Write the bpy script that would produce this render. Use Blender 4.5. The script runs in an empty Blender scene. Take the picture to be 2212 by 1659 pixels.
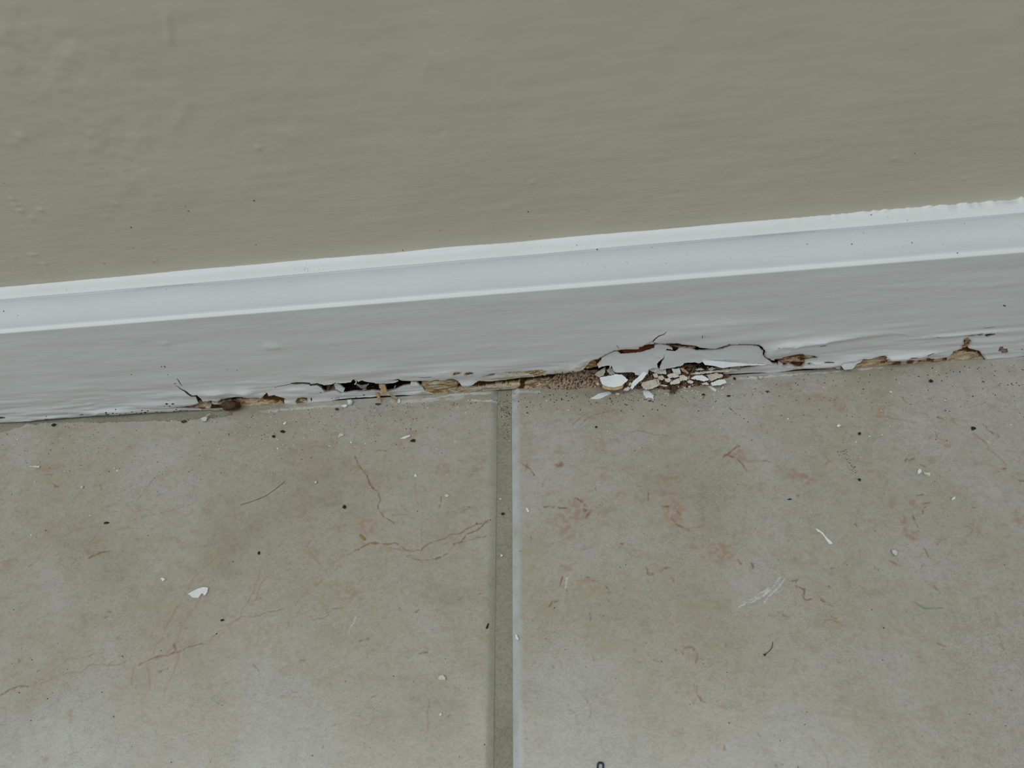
import bpy, bmesh, math, random
import numpy as np
from mathutils import Vector, Matrix
from mathutils.bvhtree import BVHTree
from mathutils.geometry import delaunay_2d_cdt

random.seed(7)
RNG = np.random.default_rng(7)
scene = bpy.context.scene
col = scene.collection

# ------------------------------------------------------------------ camera
S = 0.26                      # metres per unit of the camera solution
FPX = 1400.0                  # focal length in pixels of the 2212 x 1659 frame
CX, CY = 1106.0, 829.5
_px = np.array([13722.0, -892.0, -FPX]); _X = _px / np.linalg.norm(_px)
_vy = -(FPX * FPX + 13722.0 * 7.0) / 892.0
_Y = np.array([-7.0, _vy, FPX]); _Y /= np.linalg.norm(_Y)
_Z = np.cross(_X, _Y)
RM = np.stack([_X, _Y, _Z], 1)             # world -> camera (x right, y down, z forward)
_O = np.array([(1104 - CX) / FPX, (841 - CY) / FPX, 1.0]) * S
CAM = -RM.T @ _O
cam_data = bpy.data.cameras.new('camera')
cam_data.sensor_fit = 'HORIZONTAL'; cam_data.sensor_width = 36.0
cam_data.lens = FPX / 2212.0 * 36.0
cam_data.clip_start = 0.002; cam_data.clip_end = 50
cam = bpy.data.objects.new('camera', cam_data); col.objects.link(cam)
mw = Matrix.Identity(4)
for i in range(3):
    mw[i][0] = RM[0, i]; mw[i][1] = -RM[1, i]; mw[i][2] = -RM[2, i]; mw[i][3] = CAM[i]
cam.matrix_world = mw
scene.camera = cam
cam_data.dof.use_dof = True
cam_data.dof.focus_distance = 0.255
cam_data.dof.aperture_fstop = 20.0

# ------------------------------------------------------------------ light
w = bpy.data.worlds.new('room_light'); scene.world = w; w.use_nodes = True
w.node_tree.nodes['Background'].inputs[0].default_value = (0.93, 0.985, 1.0, 1)
w.node_tree.nodes['Background'].inputs[1].default_value = 0.36
def area(name, loc, target, size, power, color):
    d = bpy.data.lights.new(name, 'AREA'); d.shape = 'RECTANGLE'; d.size, d.size_y = size; d.energy = power; d.color = color
    o = bpy.data.objects.new(name, d); col.objects.link(o); o.location = loc
    o.rotation_euler = target
    return o
area('window_daylight', (-0.50, -0.50, 1.75), (math.radians(8), 0, 0), (2.6, 0.9), 19.5, (0.88, 0.967, 1.0))
scene.view_settings.view_transform = 'Standard'; scene.view_settings.look = 'None'
scene.view_settings.gamma = 1.0; scene.view_settings.use_curve_mapping = False
scene.view_settings.exposure = 0.04

# ------------------------------------------------------------------ helpers
def ray(u, v):
    return RM.T @ np.array([(u - CX) / FPX, (v - CY) / FPX, 1.0])
def hit(u, v, ax, val):
    d = ray(u, v); t = (val - CAM[ax]) / d[ax]; return CAM + d * t
def hit_plane(u, v, p, n):
    d = ray(u, v); t = np.dot(np.asarray(p) - CAM, n) / np.dot(d, n); return CAM + d * t
def fxz(u, v, y=0.0):
    p = hit(u, v, 1, y); return (p[0], p[2])
def fl(u, v, z=0.0):
    p = hit(u, v, 2, z); return (p[0], p[1])
def lin(r, g, b):
    f = lambda c: (c / 255 / 12.92) if c / 255 <= 0.04045 else ((c / 255 + 0.055) / 1.055) ** 2.4
    return (f(r), f(g), f(b))
def zoompts(x0, y0, s, pts):
    return [(x0 + u / s, y0 + v / s) for u, v in pts]
def inside(px, py, poly):
    """vectorised even-odd test"""
    px = np.asarray(px); py = np.asarray(py); r = np.zeros(px.shape, bool)
    n = len(poly); j = n - 1
    for i in range(n):
        xi, yi = poly[i]; xj, yj = poly[j]
        if yi != yj:
            r ^= ((yi > py) != (yj > py)) & (px < (xj - xi) * (py - yi) / (yj - yi) + xi)
        j = i
    return r
def segdist(px, py, a, b):
    ax, ay = a; bx, by = b; dx, dy = bx - ax, by - ay
    L = dx * dx + dy * dy + 1e-18
    t = np.clip(((px - ax) * dx + (py - ay) * dy) / L, 0, 1)
    return np.hypot(px - ax - t * dx, py - ay - t * dy)
_perm = RNG.random((256, 256))
def vnoise(x, y, off=0):
    x = np.asarray(x, float) + off * 17.3; y = np.asarray(y, float) + off * 9.1
    xi = np.floor(x).astype(int); yi = np.floor(y).astype(int)
    fx = x - xi; fy = y - yi; fx = fx * fx * (3 - 2 * fx); fy = fy * fy * (3 - 2 * fy)
    g = lambda a, b: _perm[a & 255, b & 255]
    return (g(xi, yi) * (1 - fx) + g(xi + 1, yi) * fx) * (1 - fy) + (g(xi, yi + 1) * (1 - fx) + g(xi + 1, yi + 1) * fx) * fy
def fbm(x, y, o=4, off=0):
    r = 0; a = 1; t = 0
    for k in range(o):
        r = r + a * vnoise(np.asarray(x) * 2 ** k, np.asarray(y) * 2 ** k, off + k); t += a; a *= 0.5
    return r / t
def densify(poly, step, jit=0.0, closed=True, rnd=None):
    rnd = rnd or random
    out = []; n = len(poly)
    for i in range(n if closed else n - 1):
        a = poly[i]; b = poly[(i + 1) % n]
        L = math.hypot(b[0] - a[0], b[1] - a[1]); k = max(1, int(L / step))
        nx, ny = (-(b[1] - a[1]) / (L + 1e-12), (b[0] - a[0]) / (L + 1e-12))
        for q in range(k):
            t = q / k; j = rnd.uniform(-jit, jit) if q else 0.35 * rnd.uniform(-jit, jit)
            out.append((a[0] + (b[0] - a[0]) * t + nx * j, a[1] + (b[1] - a[1]) * t + ny * j))
    if not closed: out.append(poly[-1])
    return out
def mesh_np(name, V, F, smooth=True):
    me = bpy.data.meshes.new(name)
    V = np.asarray(V, np.float32); F = np.asarray(F, np.int32); k = F.shape[1]
    me.vertices.add(len(V)); me.vertices.foreach_set('co', V.ravel())
    me.loops.add(F.size); me.loops.foreach_set('vertex_index', F.ravel())
    me.polygons.add(len(F)); me.polygons.foreach_set('loop_start', np.arange(0, F.size, k, dtype=np.int32))
    me.polygons.foreach_set('loop_total', np.full(len(F), k, np.int32))
    me.polygons.foreach_set('use_smooth', np.full(len(F), smooth))
    me.update(calc_edges=True); me.validate()
    return me
def color_attr(me, name, rgba):
    a = me.color_attributes.new(name, 'FLOAT_COLOR', 'POINT')
    a.data.foreach_set('color', np.asarray(rgba, np.float32).ravel())
    b = me.attributes.new(name + '_amount', 'FLOAT', 'POINT')
    b.data.foreach_set('value', np.asarray(rgba, np.float32)[:, 3].ravel())
def link(name, me, mat=None, parent=None):
    o = bpy.data.objects.new(name, me); col.objects.link(o)
    if mat is not None and me is not None: me.materials.append(mat)
    if parent is not None: o.parent = parent
    return o
def tag(o, label=None, cat=None, group=None, kind=None):
    if label: o['label'] = label
    if cat: o['category'] = cat
    if group: o['group'] = group
    if kind: o['kind'] = kind
    return o

# ------------------------------------------------------------------ materials
class NT:
    def __init__(s, name):
        s.m = bpy.data.materials.new(name); s.m.use_nodes = True; s.t = s.m.node_tree
        s.b = s.t.nodes['Principled BSDF']
    def n(s, typ, **kw):
        x = s.t.nodes.new(typ)
        for k, v in kw.items():
            if k in ('blend_type', 'data_type', 'operation', 'attribute_name', 'noise_dimensions', 'feature', 'distance', 'musgrave_type'):
                setattr(x, k, v)
            else:
                x.inputs[k.replace('_', ' ')].default_value = v
        return x
    def l(s, a, b): s.t.links.new(a, b)
    def coords(s, scale=(1, 1, 1), rot=(0, 0, 0)):
        tc = s.t.nodes.new('ShaderNodeTexCoord'); mp = s.t.nodes.new('ShaderNodeMapping')
        mp.inputs['Scale'].default_value = scale; mp.inputs['Rotation'].default_value = rot
        s.l(tc.outputs['Object'], mp.inputs['Vector']); return mp.outputs['Vector']
    def noise(s, vec, scale, detail=4, rough=0.55, dist=0.0):
        x = s.n('ShaderNodeTexNoise', Scale=scale, Detail=detail, Roughness=rough, Distortion=dist); s.l(vec, x.inputs['Vector']); return x.outputs['Fac']
    def ramp(s, fac, stops):
        r = s.t.nodes.new('ShaderNodeValToRGB'); s.l(fac, r.inputs['Fac']); e = r.color_ramp.elements
        while len(e) < len(stops): e.new(0.5)
        for q, (p, c) in zip(e, stops): q.position = p; q.color = (c[0], c[1], c[2], 1) if len(c) == 3 else c
        return r.outputs['Color']
    def mix(s, fac, a, b, mode='MIX'):
        x = s.t.nodes.new('ShaderNodeMix'); x.data_type = 'RGBA'; x.blend_type = mode
        for src, i in ((fac, 0), (a, 6), (b, 7)):
            if isinstance(src, (int, float)): x.inputs[i].default_value = src
            elif isinstance(src, tuple): x.inputs[i].default_value = (*src[:3], 1)
            else: s.l(src, x.inputs[i])
        return x.outputs[2]
    def bump(s, h, strength, dist, prev=None):
        b = s.t.nodes.new('ShaderNodeBump'); b.inputs['Strength'].default_value = strength; b.inputs['Distance'].default_value = dist
        s.l(h, b.inputs['Height'])
        if prev is not None: s.l(prev, b.inputs['Normal'])
        return b.outputs['Normal']
    def done(s, color, rough, normal=None, spec=0.4):
        if isinstance(color, tuple): s.b.inputs['Base Color'].default_value = (*color[:3], 1)
        else: s.l(color, s.b.inputs['Base Color'])
        s.b.inputs['Roughness'].default_value = rough
        s.b.inputs['Specular IOR Level'].default_value = spec
        if normal is not None: s.l(normal, s.b.inputs['Normal'])
        return s.m

def mat_wall():
    k = NT('wall_paint')
    v = k.coords((1, 1, 1)); vs = k.coords((0.3, 1, 1.6), (0, 0.08, 0))
    c = k.ramp(k.noise(v, 22, 3), [(0.3, (0.545, 0.511, 0.405)), (0.7, (0.570, 0.532, 0.425))])
    sx = k.t.nodes.new('ShaderNodeSeparateXYZ'); tc = k.t.nodes.new('ShaderNodeTexCoord'); k.l(tc.outputs['Object'], sx.inputs[0])
    low = k.t.nodes.new('ShaderNodeMapRange'); k.l(sx.outputs['Z'], low.inputs[0])
    for i, q in enumerate((.075, .125, .24, .03)): low.inputs[i + 1].default_value = q
    bn = k.t.nodes.new('ShaderNodeBump'); bn.inputs['Distance'].default_value = .0009     # brush marks run along the skirting only
    k.l(low.outputs[0], bn.inputs['Strength']); k.l(k.noise(vs, 330, 5, 0.65), bn.inputs['Height']); n1 = bn.outputs['Normal']
    n2 = k.bump(k.noise(v, 95, 3, 0.5), 0.14, 0.002, n1)
    return k.done(c, 0.55, n2, 0.35)
def mat_paint():
    k = NT('white_gloss_paint')
    v = k.coords(); vs = k.coords((0.15, 1, 1.0), (0, 0.03, 0))
    c = k.ramp(k.noise(v, 30, 3), [(0.3, (0.690, 0.698, 0.697)), (0.7, (0.722, 0.730, 0.730))])
    a = k.n('ShaderNodeAttribute', attribute_name='tint')
    a2 = k.n('ShaderNodeAttribute', attribute_name='tint_amount')
    c = k.mix(a2.outputs['Fac'], c, a.outputs['Color'])
    n1 = k.bump(k.noise(vs, 430, 5, 0.6), 0.10, 0.0008)
    n2 = k.bump(k.noise(k.coords((0.25, 1, 1)), 120, 3, 0.5), 0.22, 0.0014, n1)
    return k.done(c, 0.42, n2, 0.4)
def mat_wood():
    k = NT('rotten_wood')
    a = k.n('ShaderNodeAttribute', attribute_name='tint')
    vs = k.coords((0.16, 1, 1)); v = k.coords()
    f = k.ramp(k.noise(vs, 1600, 5, 0.75), [(0.32, (0.42, 0.36, 0.30)), (0.46, (0.92, 0.89, 0.86)), (0.66, (1.25, 1.22, 1.2))])
    g = k.ramp(k.noise(v, 2200, 4, 0.75), [(0.36, (0.35, 0.30, 0.27)), (0.58, (1.12, 1.12, 1.12))])
    c = k.mix(0.75, a.outputs['Color'], f, 'MULTIPLY'); c = k.mix(0.7, c, g, 'MULTIPLY')
    n = k.bump(k.noise(vs, 1100, 4, 0.7), 0.8, 0.0008)
    return k.done(c, 0.9, n, 0.15)
def mat_tile():
    k = NT('glazed_tile')
    v = k.coords(); vs = k.coords((0.6, 1, 1), (0, 0, 0.5))
    c = k.ramp(k.noise(v, 17, 6, 0.65, 0.6), [(0.33, (0.305, 0.266, 0.204)), (0.43, (0.344, 0.310, 0.244)), (0.49, (0.357, 0.325, 0.266)), (0.54, (0.364, 0.338, 0.290)), (0.68, (0.403, 0.376, 0.340))])
    p = k.ramp(k.noise(v, 27, 6, 0.7, 0.4), [(0.52, (0, 0, 0)), (0.72, (0.55, 0.55, 0.55))])
    c = k.mix(p, c, (0.36, 0.29, 0.225))
    g = k.ramp(k.noise(v, 2300, 4, 0.75), [(0.36, (0.70, 0.69, 0.66)), (0.54, (1.05, 1.05, 1.05))])
    gm = k.ramp(k.noise(v, 38, 3, 0.6), [(0.35, (0.35, 0.35, 0.35)), (0.65, (1, 1, 1))])
    c = k.mix(gm, c, k.mix(1.0, c, g, 'MULTIPLY'))
    g3 = k.ramp(k.noise(v, 620, 5, 0.8, 0.5), [(0.36, (0.86, 0.83, 0.76)), (0.47, (0.99, 0.98, 0.97)), (0.62, (1.04, 1.06, 1.05))])
    c = k.mix(0.9, c, g3, 'MULTIPLY')
    g2 = k.ramp(k.noise(vs, 260, 6, 0.8), [(0.34, (0.82, 0.81, 0.78)), (0.5, (1.0, 1.0, 1.0)), (0.66, (1.05, 1.05, 1.06))])
    c = k.mix(0.8, c, g2, 'MULTIPLY')
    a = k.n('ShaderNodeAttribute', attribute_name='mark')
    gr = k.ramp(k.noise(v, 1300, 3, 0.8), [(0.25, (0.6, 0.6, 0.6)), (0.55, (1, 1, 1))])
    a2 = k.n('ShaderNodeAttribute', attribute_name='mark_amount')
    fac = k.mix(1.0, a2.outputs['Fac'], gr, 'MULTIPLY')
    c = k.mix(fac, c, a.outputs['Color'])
    n1 = k.bump(k.noise(v, 1000, 3, 0.6), 0.10, 0.0004)
    n2 = k.bump(k.noise(v, 90, 3, 0.5), 0.08, 0.001, n1)
    return k.done(c, 0.30, n2, 0.8)
def mat_grout():
    k = NT('grout')
    v = k.coords()
    c = k.ramp(k.noise(v, 60, 5, 0.6), [(0.3, (0.25, 0.235, 0.175)), (0.7, (0.315, 0.295, 0.225))])
    g = k.ramp(k.noise(v, 1500, 3, 0.8), [(0.3, (0.6, 0.6, 0.58)), (0.55, (1.05, 1.05, 1.05))])
    c = k.mix(0.8, c, g, 'MULTIPLY')
    n = k.bump(k.noise(v, 700, 5, 0.7), 0.5, 0.0006)
    return k.done(c, 0.85, n, 0.2)
def mat_plain(name, base, var=0.15, rough=0.6, scale=500, bump=0.3, spec=0.3):
    k = NT(name); v = k.coords()
    lo = tuple(x * (1 - var) for x in base); hi = tuple(min(1, x * (1 + var)) for x in base)
    c = k.ramp(k.noise(v, scale, 4, 0.65), [(0.3, lo), (0.7, hi)])
    n = k.bump(k.noise(v, scale * 1.5, 4, 0.6), bump, 0.0005)
    return k.done(c, rough, n, spec)
M_WALL, M_PAINT, M_WOOD, M_TILE, M_GROUT = mat_wall(), mat_paint(), mat_wood(), mat_tile(), mat_grout()
M_CHIP = mat_plain('paint_chip_white', (0.70, 0.71, 0.70), 0.06, 0.5, 350, 0.2)
M_CHIPC = mat_plain('paint_chip_cream', (0.59, 0.55, 0.48), 0.30, 0.7, 800, 0.5)
M_CHIPT = mat_plain('stained_chip', (0.52, 0.455, 0.375), 0.36, 0.8, 450, 0.5)
M_TAN = mat_plain('tan_wood', (0.46, 0.31, 0.17), 0.35, 0.85, 700, 0.6)
M_BROWN = mat_plain('brown_wood', (0.085, 0.044, 0.022), 0.55, 0.85, 900, 0.6)
M_DARK = mat_plain('dark_dirt', (0.022, 0.017, 0.013), 0.4, 0.8, 900, 0.4)
M_DUST = mat_plain('wood_dust', (0.30, 0.22, 0.165), 0.45, 0.95, 1500, 0.8, 0.1)
M_HAIR = mat_plain('hair_strand', (0.03, 0.025, 0.02), 0.1, 0.5)
M_INK = mat_plain('dark_blue_plastic', (0.015, 0.015, 0.05), 0.2, 0.3)

# ------------------------------------------------------------------ sizes
ZF = fxz(1106, 634)[1]                   # top of the flat face of the board
Y2, Y3, YW = 0.0016, 0.0066, 0.0120      # ledge back, groove, wall plane
ZL = fxz(1106, 624, Y2)[1]; ZG = fxz(1106, 555, Y3)[1]; ZT = fxz(1106, 525, YW)[1]
XL, XR = -0.30, 0.26                     # detailed stretch of the board
FARX = 0.95
TZ = 0.0                                 # tile top

# ------------------------------------------------------------------ wall
def build_wall():
    xs = np.concatenate([[-FARX], np.arange(XL + .04, XR - .03, 0.0005), [FARX]])
    zs = np.concatenate([[-0.01], np.arange(0.069, 0.165, 0.0005), [0.35, 0.9]])
    Xg, Zg = np.meshgrid(xs, zs)
    h = np.zeros_like(Xg)
    ms = np.clip((fbm(Xg * 22, Zg * 22, 3, 3) - 0.48) * 5, 0, 1) * np.clip((0.02 - Xg) / 0.14, 0, 1)
    h += ms * (fbm(Xg * 190, Zg * 260, 4, 5) - 0.5) * 0.0016
    h += (fbm(Xg * 26, Zg * 30, 3, 8) - 0.5) * 0.0018
    h += (fbm(Xg * 55 + Zg * 18, Zg * 330, 3, 11) - 0.5) * 0.00030
    h *= .42
    def nib(u, v, r, a, k=1.0):
        x, z = fxz(u, v, YW)
        h[:] += a * np.exp(-(((Xg - x) / (r * k)) ** 2 + ((Zg - z) / r) ** 2))
    for u, v, r, a in [(558, 320, .8, .6), (1150, 394, .8, .5), (1096, 449, .8, .45), (1303, 398, .6, .3), (1676, 296, .5, .25), (1932, 342, .9, .35),
                       (2083, 387, .8, .35), (2122, 377, .6, .25), (88, 453, .9, .6), (44, 455, 1.1, .6), (34, 443, .9, .5), (25, 430, .9, .5), (70, 470, 1.2, .4),
                       (48, 295, 1.5, .6), (30, 310, 1.6, .3), (75, 549, .9, .5), (97, 569, .9, .4), (66, 549, .8, .4), (250, 440, 1.2, .3), (230, 470, 1.3, .3), (32, 555, 1, .4), (1478, 247, .6, .25)]:
        nib(u, v, r * .8 / 1000, a * .5 / 1000, 1.3)
    def ridge(pts, wd, a):
        q = [fxz(u, v, YW) for u, v in pts]
        d = np.full(Xg.shape, 9.0)
        for i in range(len(q) - 1): d = np.minimum(d, segdist(Xg, Zg, q[i], q[i + 1]))
        h[:] += .27 * a * np.exp(-(d / wd) ** 2)
    ridge([(360, 32), (364, 60), (366, 88)], .0009, .0006)
    ridge([(102, 205), (120, 165), (140, 130), (160, 105)], .0016, .0004)
    ridge([(98, 570), (105, 585), (112, 600)], .0006, .0003)
    ridge([(925, 290), (945, 294), (960, 280)], .0007, -.00025)
    ridge([(905, 90), (925, 130), (915, 165)], .0012, .0003)
    ridge([(380, 270), (395, 250), (405, 225)], .0012, .0004)
    ridge([(270, 330), (300, 300), (330, 290)], .0012, .0003)
    edge = np.clip(np.minimum(Xg - XL - .04, XR - .03 - Xg) / 0.01, 0, 1) * np.clip((0.163 - Zg) / 0.005, 0, 1) * np.clip((Zg - 0.0695) / 0.0015, 0, 1)
    V = np.stack([Xg, YW - h * edge, Zg], -1).reshape(-1, 3)
    F = grid_faces(len(zs), len(xs))
    return tag(link('wall_back', mesh_np('wall_back', V, F), M_WALL), kind='structure')
def grid_faces(nr, nc, keep=None):
    i = np.arange((nr - 1) * (nc - 1)); r = i // (nc - 1); c = i % (nc - 1); a = r * nc + c
    F = np.stack([a, a + 1, a + nc + 1, a + nc], 1)
    return F if keep is None else F[keep.ravel()]

# ------------------------------------------------------------------ holes in the painted face (photo pixels)
A = lambda p: zoompts(300, 760, 5.53, p)
B = lambda p: zoompts(600, 760, 5.53, p)
C = lambda p: zoompts(880, 740, 5.53, p)
D = lambda p: zoompts(1200, 680, 7.54, p)
E5 = lambda p: zoompts(1400, 680, 6.9125, p)
F6 = lambda p: zoompts(1640, 680, 7.373, p)
G7 = lambda p: zoompts(1900, 660, 7.09, p)
H0 = lambda p: zoompts(0, 760, 5.53, p)
P8 = lambda p: zoompts(1270, 720, 6.703, p)
def crack(pts, ws):
    """thin polygon along a polyline, width (pixels) per point"""
    ws = [max(.9, w * 1.45) for w in ws]
    L = []; R = []
    for i, (x, y) in enumerate(pts):
        a = pts[max(0, i - 1)]; b = pts[min(len(pts) - 1, i + 1)]
        dx, dy = b[0] - a[0], b[1] - a[1]; q = math.hypot(dx, dy) + 1e-9
        nx, ny = -dy / q * ws[i] / 2, dx / q * ws[i] / 2
        L.append((x + nx, y + ny)); R.append((x - nx, y - ny))
    poly = L + R[::-1]; CRACKS.add(tuple(poly)); return poly
CRACKS = set()
HOLES = [
 crack(A([(440, 402), (500, 450), (580, 490), (640, 522), (690, 520), (715, 565), (750, 615)]), [.5, 1.2, 2.2, 2.5, 4, 6, 6]),
 crack(A([(455, 320), (480, 355), (515, 410)]), [.4, 1.2, .4]),
 crack(A([(420, 388), (440, 372)]), [1, 1]),
 A([(400, 668), (560, 650), (640, 632), (690, 615), (750, 600), (870, 583), (930, 603), (985, 568), (1060, 553), (1150, 530), (1240, 522), (1290, 543), (1400, 543), (1460, 552), (1500, 510), (1530, 488), (1548, 522), (1620, 512), (1690, 532), (1745, 545), (1735, 590), (1758, 640), (1640, 668), (1500, 672), (1380, 700), (1250, 740), (1060, 735), (1010, 690), (960, 668), (800, 685), (700, 680), (560, 672)]),
 A([(1870, 590), (1900, 548), (1950, 535), (2010, 555), (2012, 590), (1970, 615), (1900, 622)]),
 crack(A([(1620, 432), (1660, 412), (1730, 402), (1815, 385)]), [.6, .8, .8, .8]),
 crack(A([(1815, 380), (1880, 378), (1960, 374), (2040, 380), (2050, 397), (2130, 388), (2190, 410), (2215, 440)]), [1.5, 3.4, 2.8, 3.2, 3.2, 3.4, 5, 6]),
 B([(490, 382), (540, 398), (590, 393), (640, 388), (690, 368), (740, 373), (800, 373), (870, 363), (900, 335), (930, 338), (960, 358), (1000, 343), (1080, 363), (1150, 373), (1170, 386), (1210, 388), (1260, 385), (1310, 388), (1345, 378), (1400, 348), (1370, 345), (1290, 333), (1370, 333), (1440, 320), (1470, 345), (1540, 353), (1700, 351), (1840, 348), (1900, 330), (1950, 345), (2010, 335), (2080, 318), (2140, 348), (2200, 395), (2240, 410), (2212, 430), (2150, 385), (2060, 500), (2000, 520), (1760, 485), (1730, 430), (1660, 375), (1590, 372), (1580, 407), (1500, 420), (1445, 445), (1400, 468), (1310, 485), (1230, 492), (1150, 482), (1050, 492), (960, 490), (900, 492), (830, 508), (760, 512), (720, 492), (690, 482), (580, 492), (550, 470), (525, 420)]),
 B([(500, 478), (515, 472), (528, 482), (515, 494)]),
 B([(390, 560), (405, 545), (412, 575), (398, 595)]),
 B([(1010, 520), (1040, 518), (1048, 540), (1020, 545)]),
 crack(B([(1680, 300), (1750, 300), (1830, 286)]), [.5, 1.3, .5]),
 C([(540, 370), (560, 350), (610, 345), (640, 352), (620, 375), (560, 388)]),
 C([(680, 375), (700, 350), (740, 345), (790, 350), (770, 380), (720, 390)]),
 C([(905, 405), (960, 385), (1000, 365), (1045, 372), (1030, 395), (960, 408)]),
 C([(1170, 355), (1210, 348), (1400, 342), (1600, 328), (1660, 345), (1610, 385), (1520, 400), (1500, 380), (1350, 372), (1230, 365)]),
 # long rotten strip from the middle to the pile, down to the floor
 C([(190, 500), (260, 470), (350, 455), (440, 455), (500, 432), (560, 447), (600, 470), (650, 510), (720, 518), (780, 495), (850, 460), (1000, 463), (1120, 453), (1240, 438), (1340, 425), (1500, 415), (1700, 380), (1880, 365), (2000, 330), (2100, 315), (2212, 305), (2300, 300), (2300, 640), (500, 640), (210, 560)]),
 # the collapsed area above and behind the debris
 D([(0, 955), (160, 955), (300, 905), (440, 862), (530, 800), (580, 745), (690, 715), (760, 675), (850, 628), (960, 572), (1040, 560), (1150, 545), (1340, 548), (1365, 520), (1340, 498), (1410, 493), (1440, 470), (1560, 398), (1600, 418), (1700, 440)])
 + E5([(130, 398), (230, 413), (310, 405), (430, 407), (520, 428), (620, 437), (700, 443), (780, 473), (900, 490), (1000, 492), (1100, 462), (1185, 430), (1200, 413), (1250, 422), (1330, 428), (1350, 415), (1480, 420), (1560, 427), (1650, 437), (1700, 462), (1755, 535), (1735, 570), (1740, 600), (1795, 648), (1850, 692), (1900, 710), (1945, 738), (1900, 750), (1800, 738), (1700, 762), (1560, 790), (1450, 815), (1300, 845), (1130, 860), (1110, 950), (1100, 1000)])
 + D([(1700, 1250), (0, 1250)]),
 crack(D([(1575, 405), (1630, 350), (1680, 315), (1760, 290), (1805, 252)]), [2, 1.6, 1.4, 1.2, .5]),
 crack(D([(990, 478), (1010, 500), (1032, 530)]), [.4, .9, .4]),
 E5([(1190, 445), (1235, 440), (1232, 470), (1215, 475)]),
 E5([(1925, 445), (1960, 445), (1940, 465)]),
 crack(E5([(810, 270), (803, 300), (808, 325)]), [.4, 1, .4]),
 E5([(820, 310), (840, 290), (862, 288), (840, 305)]),
 # losses on the right
 F6([(240, 745), (250, 715), (280, 707), (370, 700), (385, 672), (410, 668), (460, 655), (560, 628), (640, 612), (690, 617), (720, 640), (860, 652), (930, 680), (905, 705), (830, 712), (770, 730), (730, 745), (720, 780), (660, 832), (600, 838), (550, 820), (470, 792), (420, 825), (395, 832), (380, 800), (330, 768), (310, 775), (300, 805), (270, 790)]),
 F6([(770, 765), (800, 757), (830, 768), (800, 788), (772, 785)]),
 crack(F6([(1035, 745), (1100, 740), (1190, 735)]), [1, 1.6, .8]),
 crack(F6([(960, 507), (1040, 493), (1080, 488)]), [.4, 1, .4]),
 F6([(285, 475), (320, 475), (300, 492)]), F6([(1020, 406), (1052, 406), (1035, 418)]),
 F6([(1160, 790), (1290, 765), (1330, 735), (1590, 690), (1640, 678), (1760, 677), (1870, 655), (1990, 633), (2065, 665), (2030, 700), (2055, 735), (2120, 745), (2250, 735), (2260, 850), (1600, 860), (1500, 905), (1290, 905), (1200, 850)]),
 F6([(-40, 962), (0, 948), (120, 935), (300, 912), (700, 862), (1000, 830), (1160, 815), (1200, 850), (1300, 905), (700, 935), (300, 945), (0, 985)]),
 G7([(400, 780), (440, 758), (480, 748), (555, 745), (558, 768), (500, 780), (450, 795), (420, 792)]),
 crack(G7([(715, 740), (760, 730), (830, 712)]), [1, 1.4, .5]),
 G7([(0, 860), (130, 848), (230, 868), (370, 858), (450, 833), (560, 840), (640, 828), (740, 808), (860, 818), (1000, 798), (1060, 800), (1060, 920), (800, 950), (0, 990)]),
 G7([(1060, 800), (1100, 745), (1140, 703), (1200, 682), (1262, 660), (1262, 620), (1300, 590), (1282, 560), (1300, 512), (1350, 498), (1405, 540), (1372, 590), (1350, 640), (1400, 660), (1530, 690), (1560, 740), (1605, 800), (1620, 835), (1625, 900), (1060, 920)]),
 G7([(1590, 838), (1800, 826), (2212, 796), (2300, 796), (2300, 880), (1600, 880)]),
 G7([(1340, 460), (1390, 445), (1470, 430), (1470, 450), (1430, 470), (1390, 465)]),
 G7([(1485, 435), (1520, 420), (1560, 418), (1582, 440), (1540, 460), (1500, 455)]),
 G7([(1605, 450), (1640, 430), (1690, 420), (1765, 422), (1765, 450), (1720, 470), (1660, 490), (1630, 480)]),
 G7([(1800, 690), (1815, 660), (1820, 632), (1850, 612), (1885, 612), (1895, 645), (1955, 650), (1968, 700), (1930, 735), (1880, 735), (1850, 700)]),
 G7([(1880, 0), (1905, -10), (1940, 5), (1925, 28), (1905, 15)]),
 crack(G7([(1590, 345), (1680, 340), (1760, 322)]), [.3, .8, .3]), crack(G7([(870, 475), (930, 465)]), [.8, .6]), crack(G7([(1340, 462), (1300, 470)]), [.8, .3]),
 G7([(2170, 660), (2185, 655), (2185, 685), (2172, 690)]), G7([(2195, 680), (2210, 675), (2212, 690)]),
 # left end: dark seam under the board and pitting
 H0([(520, 800), (560, 797), (750, 790), (1000, 782), (1150, 775), (1200, 780), (1400, 765), (1600, 748), (1780, 735), (2000, 728), (2212, 718), (2420, 706), (2640, 700), (2640, 712), (2420, 722), (2212, 735), (1780, 752), (1600, 768), (1300, 788), (1000, 805), (700, 815), (600, 815), (560, 812)]),
 H0([(-20, 788), (20, 780), (65, 785), (62, 800), (20, 806), (-20, 806)]),
 crack(H0([(1925, 175), (1935, 180)]), [1.6, 1.6]), H0([(1955, 165), (1985, 178), (1995, 195), (1965, 190)]),
 H0([(1560, 268), (1578, 272), (1570, 280)]),
 H0([(945, 750), (985, 738), (1018, 750), (1000, 762), (960, 762)]),
]
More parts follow.
